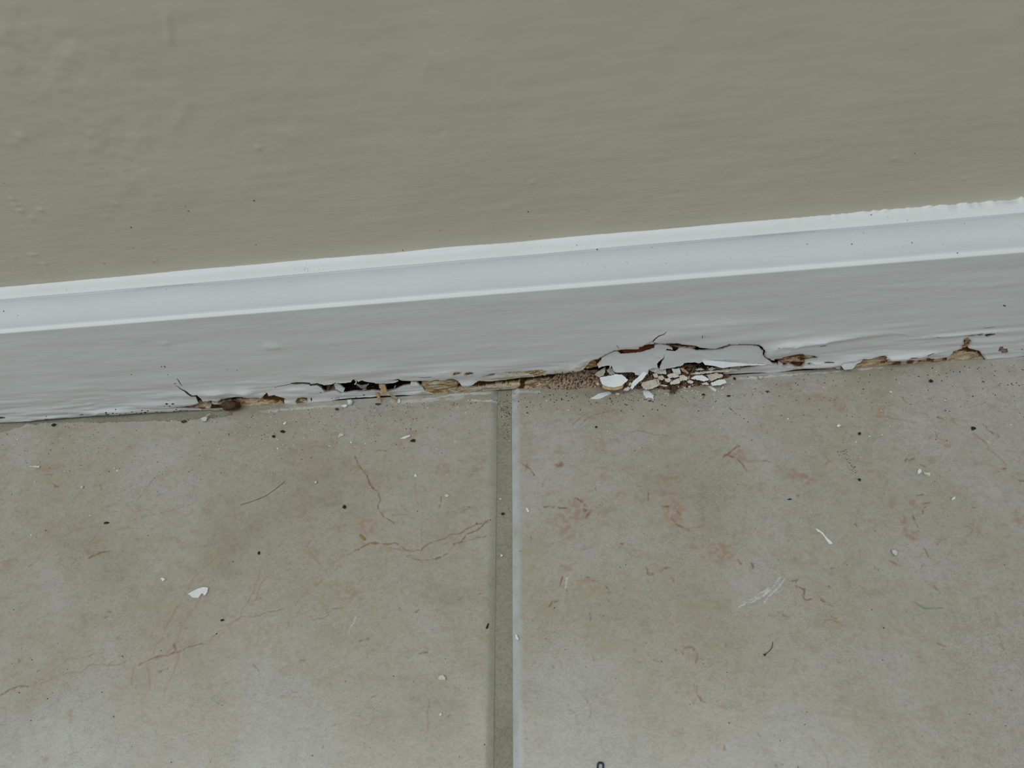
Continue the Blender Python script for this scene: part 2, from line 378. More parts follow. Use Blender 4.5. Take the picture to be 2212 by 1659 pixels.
PITS = [(1275, 712, 14, 9), (1285, 735, 28, 9), (1355, 715, 12, 9), (1400, 718, 14, 10), (1380, 757, 18, 10), (1345, 752, 10, 7), (1435, 740, 10, 6), (1445, 715, 10, 6), (1510, 712, 14, 4), (1385, 683, 8, 5), (1580, 705, 18, 6), (1635, 718, 16, 7), (1700, 690, 14, 6), (1690, 735, 26, 12), (1745, 715, 30, 11), (1770, 695, 12, 6), (1650, 652, 5, 5), (1875, 712, 26, 9), (1933, 712, 14, 6), (1998, 610, 20, 9), (2070, 610, 16, 8), (2030, 637, 18, 7), (1968, 642, 6, 5), (2015, 580, 8, 4), (2080, 702, 16, 7), (2165, 690, 20, 10), (2205, 690, 14, 8),
        (555, 772, 6, 4), (550, 795, 9, 5), (648, 797, 14, 4), (695, 795, 12, 4), (735, 795, 14, 4), (1040, 737, 5, 5), (785, 745, 5, 4), (1330, 235, 4, 3), (1330, 770, 12, 6), (1460, 755, 16, 8), (1540, 735, 12, 6), (1600, 730, 8, 6), (2110, 680, 14, 6),
        (2165, 690, 10, 6), (2240, 692, 14, 5), (2350, 690, 12, 5), (2230, 690, 10, 6), (2500, 700, 16, 6)]
rp = random.Random(3); N_BIG = len(HOLES)
for u, v, rx, ry in PITS:
    n = 9; ph = rp.uniform(0, 6)
    HOLES.append(H0([(u + rx * math.cos(t * 2 * math.pi / n + ph) * rp.uniform(.6, 1.25), v + ry * math.sin(t * 2 * math.pi / n + ph) * rp.uniform(.6, 1.25)) for t in range(n)]))
for k in range(26):   # pin holes further right along the bottom edge
    u = rp.uniform(640, 1000); v = rp.uniform(548, 600) - (u - 640) * .02
    HOLES.append(B([(u + rp.uniform(4, 9) * math.cos(t), v + rp.uniform(2, 5) * math.sin(t)) for t in (0, 1.1, 2.3, 3.4, 4.6, 5.5)]))
HOLES_XZ = [[fxz(u, v) for u, v in h] for h in HOLES]

# blisters and curled lips: (x, y in pixels, radius mm along, radius mm up, height mm)
BLISTERS = [(465, 850, 5, 2, .9), (530, 848, 4, 2.5, 1.4), (650, 850, 8, 3, .5), (770, 805, 16, 3, .5), (950, 810, 12, 4, .6), (1090, 790, 14, 3, .4), (1250, 795, 6, 2.5, 1.2), (1480, 722, 24, 4, 1.1), (1580, 735, 18, 4, .9), (1690, 755, 8, 5, 1.4), (1760, 738, 10, 1.6, .9), (1850, 725, 14, 2, .5), (1840, 778, 10, 2.5, .9), (1935, 770, 7, 2, 1.3), (1990, 765, 6, 1.4, 1.0), (1935, 705, 10, .8, .35), (2060, 724, 16, .8, .4), (2160, 745, 7, 3, .5), (120, 880, 20, 2, .3), (215, 890, 10, 1.4, .6), (260, 888, 6, 1.6, .7), (330, 875, 10, 2.5, .8), (590, 750, 3, 1.2, .5), (355, 742, 2, 1, .3), (1420, 705, 20, 3, .5), (1380, 745, 10, 3, .5), (1775, 790, 10, 2.5, .6)]
WRINKLES = [  # pixels, half width mm, height mm
 ([(1779, 629), (1850, 624), (1957, 620), (1994, 619), (2008, 617), (2117, 620), (2212, 612)], .45, .16), ([(1825, 637), (1862, 634), (1900, 632)], .4, .12), ([(1900, 665), (1935, 666)], .35, .12), ([(1750, 662), (1800, 655), (1900, 650)], .5, .1),
 ([(1928, 721), (1956, 720.6), (1965, 725), (1990, 725)], .4, .2), ([(1996, 730), (2007, 723.5), (2020, 725), (2050, 724), (2083, 722)], .4, .2), ([(2160, 718), (2176, 717), (2212, 715)], .4, .18),
 ([(1697, 758), (1712, 746), (1735, 738)], .7, .35), ([(1739, 747), (1752, 738), (1778, 736), (1793, 732), (1830, 729), (1857, 726)], .6, .32), ([(1686, 727), (1735, 720), (1766, 718)], .6, .2), ([(1660, 770), (1668, 752), (1690, 742), (1720, 739)], 1.0, .5),
 ([(943, 805), (967, 803), (981, 800)], .5, .25), ([(1249, 786), (1266, 779), (1277, 777)], .6, .4), ([(1450, 709), (1520, 702), (1600, 697), (1700, 692)], 1.2, .22), ([(570, 748), (585, 742), (600, 746)], .7, .3),
 ([(185, 875), (205, 871)], .6, .3), ([(200, 896), (215, 889)], .6, .3), ([(60, 889), (120, 885), (200, 880)], .4, -.12), ([(70, 875), (160, 868), (240, 861)], .5, -.1), ([(1005, 758), (1060, 748), (1120, 745)], .8, .12), ([(890, 772), (960, 765), (1040, 760)], .8, .1), ([(1940, 784), (1960, 764)], .5, .3), ([(1984, 763), (1998, 757)], .5, .3)]
def face_disp(x, z):
    """outward relief of the paint on the flat face, metres"""
    h = (fbm(x * 24, z * 170, 4, 21) - .5) * .00042
    low = np.clip((0.026 - z) / 0.026, 0, 1)
    h = h + low * (fbm(x * 60, z * 420, 4, 27) - .5) * .0015 + low * (fbm(x * 35, z * 90, 3, 31) - .45) * .0012
    for u, v, rx, rz, a in BLISTERS:
        cx, cz = fxz(u, v)
        dx = (x - cx) / (rx * .001); dz = (z - cz - 0.05 * (x - cx)) / (rz * .001)
        h = h + a * .001 * np.exp(-(dx * dx + dz * dz))
    for pts, wd, a in WRINKLES:
        p = [fxz(u, v) for u, v in pts]; d = np.full(np.shape(x), 9.0)
        for i in range(len(p) - 1): d = np.minimum(d, segdist(x, z, p[i], p[i + 1]))
        t = np.clip(np.minimum(x - p[0][0], p[-1][0] - x) / .004 + .3, 0, 1)
        h = h + a * .001 * t * (.5 + vnoise(x * 300, z * 200, 33)) * np.exp(-(d / (wd * .001)) ** 2)
    return h * np.clip((ZF - z) / 0.004, 0, 1)
def cdt(points, polys):
    """constrained triangulation of loose points plus closed polygons"""
    co = [Vector(p) for p in points]; ed = []
    for p in polys:
        s = len(co); n = len(p); co += [Vector(q) for q in p]; ed += [(s + i, s + (i + 1) % n) for i in range(n)]
    v, e, f, _, _, _ = delaunay_2d_cdt(co, ed, [], 0, 1e-7)
    return np.array([(q.x, q.y) for q in v]), np.array([t for t in f if len(t) == 3])
def boundary_edges(T):
    e = np.concatenate([T[:, [0, 1]], T[:, [1, 2]], T[:, [2, 0]]]); key = np.sort(e, 1)
    _, idx, cnt = np.unique(key[:, 0].astype(np.int64) * (1 << 32) + key[:, 1], return_index=True, return_counts=True)
    return e[idx[cnt == 1]]

def build_baseboard():
    rj = random.Random(11)
    polys = [densify(h, 0.00030, 0.00001 if tuple(HOLES[i]) in CRACKS else 0.00012, rnd=rj) for i, h in enumerate(HOLES_XZ)]
    xs = np.arange(XL, XR + 1e-6, 0.0008); pts = []
    zrows = [z for z in np.arange(0.0, 0.024, 0.00055)] + [z for z in np.arange(0.0248, ZF - .0005, 0.0010)] + [ZF]
    for i, z in enumerate(zrows):
        off = (i % 2) * .0004 if 0 < i < len(zrows) - 1 else 0
        for x in xs: pts.append((min(XR, x + off), z))
    P = np.array(pts); keep = np.ones(len(P), bool)
    for h in polys:
        a = np.array(h); lo = a.min(0) - .0006; hi = a.max(0) + .0006
        idx = np.where((P[:, 0] > lo[0]) & (P[:, 0] < hi[0]) & (P[:, 1] > lo[1]) & (P[:, 1] < hi[1]))[0]
        if len(idx):
            d = np.min(np.hypot(P[idx, 0][:, None] - a[None, :, 0], P[idx, 1][:, None] - a[None, :, 1]), 1)
            keep[idx[d < .00022]] = False
    V2, T = cdt([tuple(p) for p in P[keep]], polys)
    c = V2[T].mean(1); ok = (c[:, 1] > 0) & (c[:, 1] < ZF) & (c[:, 0] > XL) & (c[:, 0] < XR)
    for h in polys: ok &= ~inside(c[:, 0], c[:, 1], h)
    T = T[ok]
    lab = np.arange(len(V2))               # connected pieces: keep only the big sheet(s)
    for _ in range(400):
        m = lab[T].min(1); new = lab.copy()
        for k in range(3): np.minimum.at(new, T[:, k], m)
        new = new[new]
        if np.array_equal(new, lab): break
        lab = new
    cnt = np.bincount(lab[T[:, 0]], minlength=len(V2)); T = T[cnt[lab[T[:, 0]]] > 60]
    used = np.unique(T); re = -np.ones(len(V2), int); re[used] = np.arange(len(used)); V2 = V2[used]; T = re[T]
    d1 = V2[T[:, 1]] - V2[T[:, 0]]; d2 = V2[T[:, 2]] - V2[T[:, 0]]
    neg = d1[:, 0] * d2[:, 1] - d1[:, 1] * d2[:, 0] < 0; T[neg] = T[neg][:, ::-1]   # x right, z up, seen from -y
    x, z = V2[:, 0], V2[:, 1]
    y = -face_disp(x, z)
    n = len(V2)
    V = [np.stack([x, y, z], 1)]; F = [T]
    be = boundary_edges(T); be = be[(V2[be].mean(1)[:, 1] < ZF - 1e-5)]
    bv = np.unique(be); mp = -np.ones(n, int); mp[bv] = n + np.arange(len(bv))
    nb = rim_count = len(bv)
    V.append(np.stack([x[bv], y[bv], z[bv]], 1)); V.append(np.stack([x[bv], y[bv] + .0011, z[bv]], 1))
    q = np.stack([mp[be[:, 1]], mp[be[:, 0]], mp[be[:, 0]] + nb, mp[be[:, 1]] + nb], 1)
    F.append(q[:, [0, 1, 2]]); F.append(q[:, [0, 2, 3]])
    base = n + 2 * nb
    # moulding swept along x
    prof = [(0.0, ZF)]
    r = .0005
    for t in (0.25, .5, .75, 1): a = t * 1.2; prof.append((r * (1 - math.cos(a)), ZF + r * math.sin(a)))
    y0, z0 = prof[-1]
    prof.append((Y2 * .75, ZL - .0001)); prof.append((Y2, ZL + .0002))
    for t in np.linspace(0.08, 1, 16):          # shallow ogee
        yy = Y2 + (Y3 - Y2) * (0.55 * t + 0.45 * (0.5 - 0.5 * math.cos(math.pi * t)))
        zz = ZL + .0002 + (ZG - ZL - .0006) * t
        prof.append((yy, zz))
    prof.append((Y3, ZG - .0003)); prof.append((Y3 + .00008, ZG - .0016)); prof.append((Y3 + .00030, ZG - .0016)); prof.append((Y3 + .00036, ZG - .0002)); prof.append((Y3 + .00042, ZG)); prof.append((Y3 + .0006, ZG + .0001))
    prof.append(((Y3 + YW) / 2, (ZG + ZT) / 2 + .0001)); prof.append((YW - .0008, ZT)); prof.append((YW - .00035, ZT + .0003)); prof.append((YW + .0012, ZT + .00055))
    xs = np.concatenate([[-FARX], np.arange(XL, XR + 1e-6, .0005), [FARX]])
    PV = np.zeros((len(prof), len(xs), 3))
    for i, (py, pz) in enumerate(prof):
        PV[i, :, 0] = xs
        wob = (vnoise(xs * 40, xs * 0 + i * .15, 41) - .5) * .00018 if 6 < i else 0
        PV[i, :, 1] = py + wob; PV[i, :, 2] = pz + wob
    rough = np.clip((xs - .07) / .08, .12, 1)
    lap = (fbm(xs * 700, xs * 0, 5, 44) - .5) * .0022 * rough + (vnoise(xs * 45, xs * 0 + 3, 45) - .5) * .0009
    for k in (1, 2): PV[-k, :, 2] += lap
    PV[-1, :, 1] += 0
    PV[-2, :, 1] -= .0002
    V.append(PV.reshape(-1, 3)); g = grid_faces(len(prof), len(xs)) + base
    F.append(g[:, [0, 1, 2]]); F.append(g[:, [0, 2, 3]])
    base += PV.shape[0] * PV.shape[1]
    # plain continuation of the flat face beyond the detailed stretch
    for a, b in ((-FARX, XL), (XR, FARX)):
        V.append(np.array([(a, 0, 0), (b, 0, 0), (b, 0, ZF), (a, 0, ZF)])); F.append(np.array([(base, base + 1, base + 2), (base, base + 2, base + 3)])); base += 4
    V = np.concatenate(V); F = np.concatenate(F)
    me = mesh_np('baseboard_back', V, F)
    # dirt, rust-brown and yellowed edges around the losses
    rgba = np.zeros((len(V), 4)); rgba[:, :3] = lin(150, 118, 80)
    def stain(poly, c, a, soft):
        p = [fxz(u, v) for u, v in poly]; xx, zz = V[:n, 0], V[:n, 2]
        d = np.full(n, 9.0)
        for i in range(len(p)): d = np.minimum(d, segdist(xx, zz, p[i], p[(i + 1) % len(p)]))
        d[inside(xx, zz, p)] = 0
        al = np.clip(1 - d / soft, 0, 1) * a * np.clip(.35 + 1.3 * (fbm(xx * 500, zz * 900, 3, 51) - .2), 0, 1.2)
        m = al > rgba[:n, 3]; rgba[:n][m, :3] = c; rgba[:n, 3] = np.where(m, al, rgba[:n, 3])
    tan, yel, red = lin(165, 125, 82), lin(176, 160, 118), lin(120, 70, 40)
    for k in (3, 4, 12, 13, 14, 15, 16, 17, 24, 25, 30, 32, 34, 35): stain(HOLES[k], tan, .75, .0006)
    stain(C([(1080, 385), (1250, 365), (1500, 380), (1440, 410), (1240, 430), (1080, 440)]), yel, .8, .001)
    stain(C([(800, 470), (900, 400), (1080, 400), (1080, 445)]), lin(170, 150, 120), .5, .001)
    stain(C([(1640, 390), (1900, 290), (2212, 230), (2212, 300), (1900, 350)]), lin(180, 165, 130), .45, .001)
    stain(D([(300, 850), (560, 790), (700, 780), (700, 830), (420, 860)]), lin(140, 120, 70), .7, .0008)
    stain(C([(0, 640), (180, 600), (500, 590), (0, 660)]), lin(120, 95, 65), .6, .0008)
    for h in (36, 37, 38): stain(HOLES[h], red, .7, .0004)
    nb = rim_count; rx_, rz_ = V[n:n + nb, 0], V[n:n + nb, 2]; thin = np.zeros(nb, bool)
    for i, h in enumerate(HOLES_XZ):          # hairline cracks and pits: rims painted dark for the shade inside
        if tuple(HOLES[i]) in CRACKS or i >= N_BIG:
            a = np.array(h); lo, hi = a.min(0) - .0003, a.max(0) + .0003
            thin |= (rx_ > lo[0]) & (rx_ < hi[0]) & (rz_ > lo[1]) & (rz_ < hi[1])
    rgba[n:n + nb, :3] = lin(70, 56, 44); rgba[n:n + nb, 3] = np.where(thin, .75, .08)
    rgba[n + nb:n + 2 * nb, :3] = np.where(thin[:, None], lin(34, 24, 18), lin(128, 100, 72)); rgba[n + nb:n + 2 * nb, 3] = .95
    color_attr(me, 'tint', rgba)
    o = tag(link('baseboard_back', me, M_PAINT), kind='structure')
    return o, prof

# ------------------------------------------------------------------ rotten wood seen through the losses
BLACK, DBR, BRN, TAN, CRM, PNK, WHT = lin(22, 17, 14), lin(52, 33, 20), lin(104, 66, 36), lin(178, 148, 110), lin(222, 204, 172), lin(188, 158, 132), lin(212, 210, 202)  # BLACK puts the shade of the deep recesses into the wood colour
REGIONS = [   # polygon in pixels, colour, depth mm
 (A([(380, 660), (750, 595), (1250, 510), (1300, 540), (1470, 540), (1480, 575), (1300, 575), (1150, 585), (1000, 605), (800, 615), (700, 625)]), BLACK, 5.0),
 (A([(960, 590), (1060, 560), (1240, 535), (1260, 570), (1150, 590), (1000, 605)]), DBR, 3.0),
 (A([(400, 668), (640, 632), (760, 612), (860, 625), (850, 665), (700, 690), (400, 680)]), lin(196, 176, 160), 1.0),
 (A([(640, 650), (860, 650), (1060, 650), (1040, 672), (800, 672), (640, 680)]), lin(110, 75, 62), 1.6),
 (A([(850, 620), (1100, 605), (1120, 630), (1000, 645), (850, 640)]), WHT, .4),
 (A([(1080, 600), (1290, 575), (1460, 565), (1740, 540), (1760, 650), (1380, 700), (1250, 690), (1120, 650)]), TAN, 1.0),
 (A([(1480, 560), (1530, 490), (1550, 525), (1745, 530), (1745, 575), (1600, 580)]), BRN, 1.2),
 (A([(1320, 610), (1420, 590), (1470, 620), (1400, 640)]), WHT, .5),
 (A([(1640, 600), (1720, 590), (1755, 630), (1660, 650)]), CRM, .5),
 (A([(1870, 590), (1900, 548), (1950, 535), (2010, 555), (2012, 590), (1970, 615), (1900, 622)]), lin(140, 112, 80), .7),
 (B([(150, 350), (500, 350), (560, 480), (760, 520), (1440, 460), (1600, 410), (1620, 370), (1900, 345), (2100, 340), (2140, 300), (1300, 290), (900, 300), (500, 340)]), BLACK, 10.5),
 (B([(560, 480), (640, 475), (720, 470), (760, 505), (600, 510)]), lin(150, 112, 74), 1.8),
 (B([(800, 490), (830, 440), (960, 430), (1060, 440), (1200, 440), (1400, 440), (1430, 480), (1000, 500), (800, 515)]), DBR, 5.5),
 (C([(150, 470), (350, 465), (520, 445), (600, 490), (620, 560), (500, 640), (200, 640)]), lin(190, 168, 132), .35),
 (C([(260, 490), (380, 480), (370, 530), (280, 540)]), WHT, .3),
 (C([(210, 560), (500, 560), (510, 620), (230, 640)]), lin(165, 132, 88), .6),
 (C([(600, 470), (700, 460), (720, 530), (640, 540)]), lin(70, 50, 40), 2.0),
 (C([(500, 560), (720, 540), (1000, 515), (1330, 470), (1340, 560), (1000, 590), (500, 640)]), lin(190, 188, 178), .2),
 (C([(600, 590), (650, 545), (715, 560), (705, 590)]), lin(190, 150, 112), .1),
 (C([(1180, 500), (1330, 475), (1340, 545), (1250, 550)]), CRM, .1),
 (C([(720, 480), (850, 455), (1340, 420), (1900, 360), (1900, 395), (1500, 450), (1350, 465), (1000, 500), (780, 520)]), lin(88, 58, 30), 2.6),
 (C([(1040, 450), (1250, 432), (1700, 378), (2100, 310), (2300, 290), (2300, 330), (2100, 350), (1880, 385), (1600, 425), (1350, 445), (1040, 478)]), BLACK, 5.0),
 (C([(500, 595), (1000, 575), (1400, 545), (1400, 575), (1000, 600), (500, 620)]), lin(150, 112, 86), .5),
 (C([(1330, 480), (1390, 480), (1420, 560), (1340, 575)]), lin(96, 60, 30), 1.2),
 (C([(1380, 470), (1900, 410), (2300, 350), (2300, 640), (1400, 640)]), lin(172, 146, 118), 1.2),
 (D([(440, 870), (580, 740), (760, 675), (960, 570), (1010, 600), (850, 690), (740, 760), (700, 850), (520, 890)]), lin(150, 118, 76), .8),
 (D([(510, 830), (690, 800), (700, 850), (530, 890)]), lin(150, 135, 80), .5),
 (D([(640, 745), (730, 730), (730, 780), (640, 790)]), lin(90, 62, 36), 1.5),
 (D([(700, 640), (1000, 540), (1350, 530), (1620, 390), (1620, 560), (1400, 600), (1060, 640), (1040, 660), (760, 860)]), lin(112, 66, 40), 1.2),
 (D([(1010, 560), (1060, 560), (1070, 640), (1040, 620)]), DBR, 2.0),
 (D([(1360, 495), (1610, 475), (1610, 505), (1380, 530)]), BLACK, 3.0),
 (D([(0, 960), (160, 955), (500, 895), (680, 860), (760, 850), (900, 800), (1800, 800), (1810, 1260), (0, 1260)]), DBR, 4.0),
 (E5([(60, 390), (230, 400), (430, 400), (780, 470), (900, 485), (740, 540), (470, 530), (300, 480)]), lin(70, 48, 38), 1.4),
 (E5([(260, 450), (430, 470), (700, 480), (760, 510), (470, 515)]), lin(140, 116, 102), .9),
 (E5([(740, 500), (1000, 490), (1200, 420), (1740, 430), (1800, 640), (1950, 740), (1880, 760), (1700, 560), (1650, 470), (1200, 460), (1000, 530), (740, 540)]), BLACK, 5.0),
 (E5([(100, 540), (280, 490), (260, 780), (60, 780)]), BLACK, 5.0),
 (E5([(330, 770), (540, 690), (760, 690), (850, 800), (700, 830), (300, 860)]), BLACK, 6.0),
 (E5([(1000, 760), (1130, 790), (1300, 760), (1600, 735), (1850, 720), (1850, 745), (1650, 790), (1450, 820), (1300, 845), (1000, 830)]), lin(176, 132, 84), 1.0),
 (E5([(1000, 760), (1120, 790), (1300, 765), (1600, 735), (1800, 725), (1600, 762), (1380, 785), (1240, 800), (1130, 805)]), lin(64, 42, 26), 2.4),
 (F6([(230, 760), (240, 700), (460, 640), (700, 610), (950, 680), (720, 790), (640, 850), (380, 840)]), lin(142, 92, 50), 1.0),
 (F6([(400, 720), (560, 690), (700, 720), (720, 750), (560, 760), (330, 755)]), lin(198, 178, 150), .4),
 (F6([(640, 625), (690, 620), (670, 650), (640, 650)]), CRM, .3),
 (F6([(540, 660), (700, 680), (740, 730), (640, 715)]), lin(116, 72, 36), 1.4),
 (F6([(700, 650), (870, 655), (900, 690), (800, 700), (730, 690)]), lin(190, 180, 168), .2),
 (F6([(240, 730), (300, 745), (320, 800), (280, 800)]), BLACK, 3.0),
 (F6([(380, 770), (700, 760), (700, 790), (540, 800), (380, 830)]), lin(100, 62, 36), 1.4),
 (F6([(1580, 690), (1640, 680), (1790, 670), (1780, 705), (1650, 725)]), BLACK, 4.0),
 (F6([(1770, 660), (2000, 630), (2070, 660), (1780, 695)]), lin(116, 78, 44), 2.0),
 (F6([(1600, 730), (1800, 695), (2060, 670), (2260, 740), (2260, 840), (1600, 830)]), lin(205, 180, 150), .5),
 (F6([(1600, 800), (1800, 785), (2100, 750), (2260, 760), (2260, 800), (1600, 830)]), lin(110, 76, 52), 1.2),
 (F6([(1150, 780), (1300, 765), (1300, 890), (1150, 850)]), lin(205, 180, 140), .2),
 (F6([(-40, 940), (700, 850), (1200, 800), (1300, 900), (700, 935), (-40, 980)]), lin(128, 104, 72), 1.6),
 (F6([(1480, 800), (1600, 780), (1600, 860), (1480, 880)]), lin(176, 160, 128), .3),
 (G7([(400, 760), (560, 735), (560, 780), (400, 800)]), lin(120, 76, 42), 1.0),
 (G7([(0, 840), (1060, 790), (1060, 930), (0, 980)]), lin(130, 92, 54), 1.2),
 (G7([(0, 905), (1060, 838), (1600, 825), (2300, 780), (2300, 900), (0, 990)]), lin(60, 42, 30), 1.8),
 (G7([(1100, 720), (1260, 650), (1540, 680), (1590, 760), (1540, 740), (1500, 715), (1280, 700), (1140, 720)]), lin(110, 74, 44), 1.0),
 (G7([(1060, 800), (1140, 722), (1280, 702), (1500, 718), (1560, 760), (1600, 835), (1060, 850)]), lin(208, 192, 160), .4),
 (G7([(1270, 500), (1410, 500), (1410, 600), (1350, 650), (1260, 660), (1270, 600)]), lin(146, 116, 70), .7),
 (G7([(1270, 600), (1360, 600), (1350, 650), (1260, 660)]), lin(170, 130, 100), .6),
 (G7([(1320, 400), (1600, 400), (1600, 475), (1320, 480)]), lin(86, 34, 26), .8),
 (G7([(1600, 410), (1780, 410), (1780, 495), (1600, 495)]), lin(96, 62, 26), .8),
 (G7([(1690, 420), (1775, 420), (1770, 460), (1700, 465)]), lin(60, 30, 18), .9),
 (G7([(1790, 600), (1980, 600), (1980, 750), (1790, 750)]), lin(186, 166, 152), .35),
 (G7([(1870, -20), (1950, -20), (1950, 40), (1870, 40)]), lin(80, 36, 24), .7),
 (H0([(500, 770), (1200, 760), (1800, 720), (2700, 690), (2700, 730), (1800, 770), (500, 830)]), lin(48, 28, 18), 1.8),
 (H0([(-30, 795), (70, 795), (70, 812), (-30, 812)]), TAN, .8),
 (C([(520, 335), (650, 335), (650, 395), (520, 395)]), lin(176, 130, 92), .2),
 (C([(670, 335), (800, 335), (800, 395), (670, 395)]), lin(150, 108, 74), .25),
 (C([(890, 355), (1055, 355), (1055, 415), (890, 415)]), lin(160, 124, 92), .2),
 (C([(1150, 335), (1680, 318), (1680, 410), (1150, 410)]), lin(190, 160, 116), .15),
 (H0([(930, 730), (1030, 730), (1030, 770), (930, 770)]), lin(120, 90, 74), .6),
]
def build_wood(parent):
    st = .00045
    xs = np.arange(XL, XR, st); zs = np.concatenate([np.arange(0, .0275, st), [.030, .040]])
    Xg, Zg = np.meshgrid(xs, zs)
    dep = np.full(Xg.shape, 1.8); colr = np.zeros((*Xg.shape, 3)); colr[:] = lin(58, 42, 32)
    jx = (fbm(Xg * 380, Zg * 500, 4, 61) - .5) * .0030; jz = (fbm(Xg * 420, Zg * 800, 4, 66) - .5) * .0016
    for poly, c, d in REGIONS:
        p = [fxz(u, v, min(d, 1.2) / 1000) for u, v in poly]
        m = inside(Xg + jx, Zg + jz, p); dep[m] = d; colr[m] = c
    mixn = fbm(Xg * 420, Zg * 1500, 4, 81); brt = (colr.mean(-1) > .12)
    m = brt & (mixn > .54); colr[m] = colr[m] * .25 + np.array(CRM) * .75
    m = brt & (mixn < .40); colr[m] = colr[m] * .55 + np.array(BRN) * .45
    for u0, u1 in ((700, 885), (1268, 1600)):       # dark dirt on the floor of the two hollows, blackened further as shade
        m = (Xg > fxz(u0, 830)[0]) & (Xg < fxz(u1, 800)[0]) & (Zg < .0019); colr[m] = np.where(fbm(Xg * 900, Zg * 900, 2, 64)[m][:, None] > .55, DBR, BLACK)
    k = np.array([1, 2, 1]) / 4
    for _ in range(2):
        dep = np.apply_along_axis(lambda a: np.convolve(np.pad(a, 1, 'edge'), k, 'valid'), 0, dep)
        dep = np.apply_along_axis(lambda a: np.convolve(np.pad(a, 1, 'edge'), k, 'valid'), 1, dep)
    dep = dep + (fbm(Xg * 120, Zg * 1100, 4, 71) - .5) * 1.3 * np.clip(dep, .3, 1.5) + (fbm(Xg * 700, Zg * 700, 2, 75) - .5) * .5
    dep = dep * np.clip(Zg / .0017, .03, 1)          # crumbled wood slopes forward to the floor
    Yg = np.clip(dep, .06, 11.5) / 1000
    Yg[-1] = .0105; Yg[-2] = .004
    me = mesh_np('wood_core', np.stack([Xg, Yg, Zg], -1).reshape(-1, 3), grid_faces(len(zs), len(xs)))
    rgba = np.ones((Xg.size, 4)); rgba[:, :3] = colr.reshape(-1, 3)
    color_attr(me, 'tint', rgba)
    return tag(link('wood_core', me, M_WOOD, parent), 'brown rotten wood showing through the broken paint')

# ------------------------------------------------------------------ plates: paint flaps and chips
def plate(name, poly, mapf, th, mat, step=.0006, jit=.0001, parent=None, seed=1, grid=None):
    """a flat broken piece: polygon (2-D, metres) -> mapf(a, b) gives point and normal; th = thickness"""
    rj = random.Random(seed); p = densify(poly, step, jit, rnd=rj)
    a = np.array(p); lo, hi = a.min(0), a.max(0); g = grid or max(step * 1.3, (hi - lo).max() / 14)
    ins = [(x, y) for x in np.arange(lo[0] + g / 2, hi[0], g) for y in np.arange(lo[1] + g / 2, hi[1], g)]
    if ins:
        q = np.array(ins); d = np.min(np.hypot(q[:, 0][:, None] - a[None, :, 0], q[:, 1][:, None] - a[None, :, 1]), 1)
        ok = inside(q[:, 0], q[:, 1], p) & (d > g * .4); ins = [tuple(t) for t in q[ok]]
    V2, T = cdt(ins, [p]); c = V2[T].mean(1); T = T[inside(c[:, 0], c[:, 1], p)]
    n = len(V2); P, N = mapf(V2[:, 0], V2[:, 1]); Q = P - N * th
    # keep outward orientation
    f = T.copy(); nn = np.cross(P[f[:, 1]] - P[f[:, 0]], P[f[:, 2]] - P[f[:, 0]]); fl_ = (nn * N[f[:, 0]]).sum(1) < 0; f[fl_] = f[fl_][:, ::-1]
    be = boundary_edges(f)
    s1 = np.stack([be[:, 0], be[:, 0] + n, be[:, 1] + n], 1); s2 = np.stack([be[:, 0], be[:, 1] + n, be[:, 1]], 1)
    V = np.concatenate([P, Q]); F = np.concatenate([f, f[:, ::-1] + n, s1, s2])
    o3 = V.mean(0) if parent is None else np.zeros(3)
    if parent is None: o3[2] = V[:, 2].min()
    me = mesh_np(name, V - o3, F, smooth=False)
    o = link(name, me, mat, parent); o.location = o3
    return o
def plane_map(p0, n, curl=0.0, axis=None, wob=.0001, seed=0):
    p0 = np.asarray(p0, float); n = np.asarray(n, float); n = n / np.linalg.norm(n)
    t = np.array([1.0, 0, 0]); t = t - n * t.dot(n); t /= np.linalg.norm(t); b = np.cross(n, t)
    def f(a, c):
        P = p0 + a[:, None] * t + c[:, None] * b
        q = a if axis == 'a' else c
        h = curl * q * q + wob * (vnoise(a * 700, c * 700, seed) - .5) * 2
        return P + h[:, None] * n, np.repeat(n[None], len(a), 0)
    f.t, f.b, f.p0, f.n = t, b, p0, n
    return f
def px_poly(poly_px, f):
    out = []
    for u, v in poly_px:
        P = hit_plane(u, v, f.p0, f.n) - f.p0; out.append((P.dot(f.t), P.dot(f.b)))
    return out

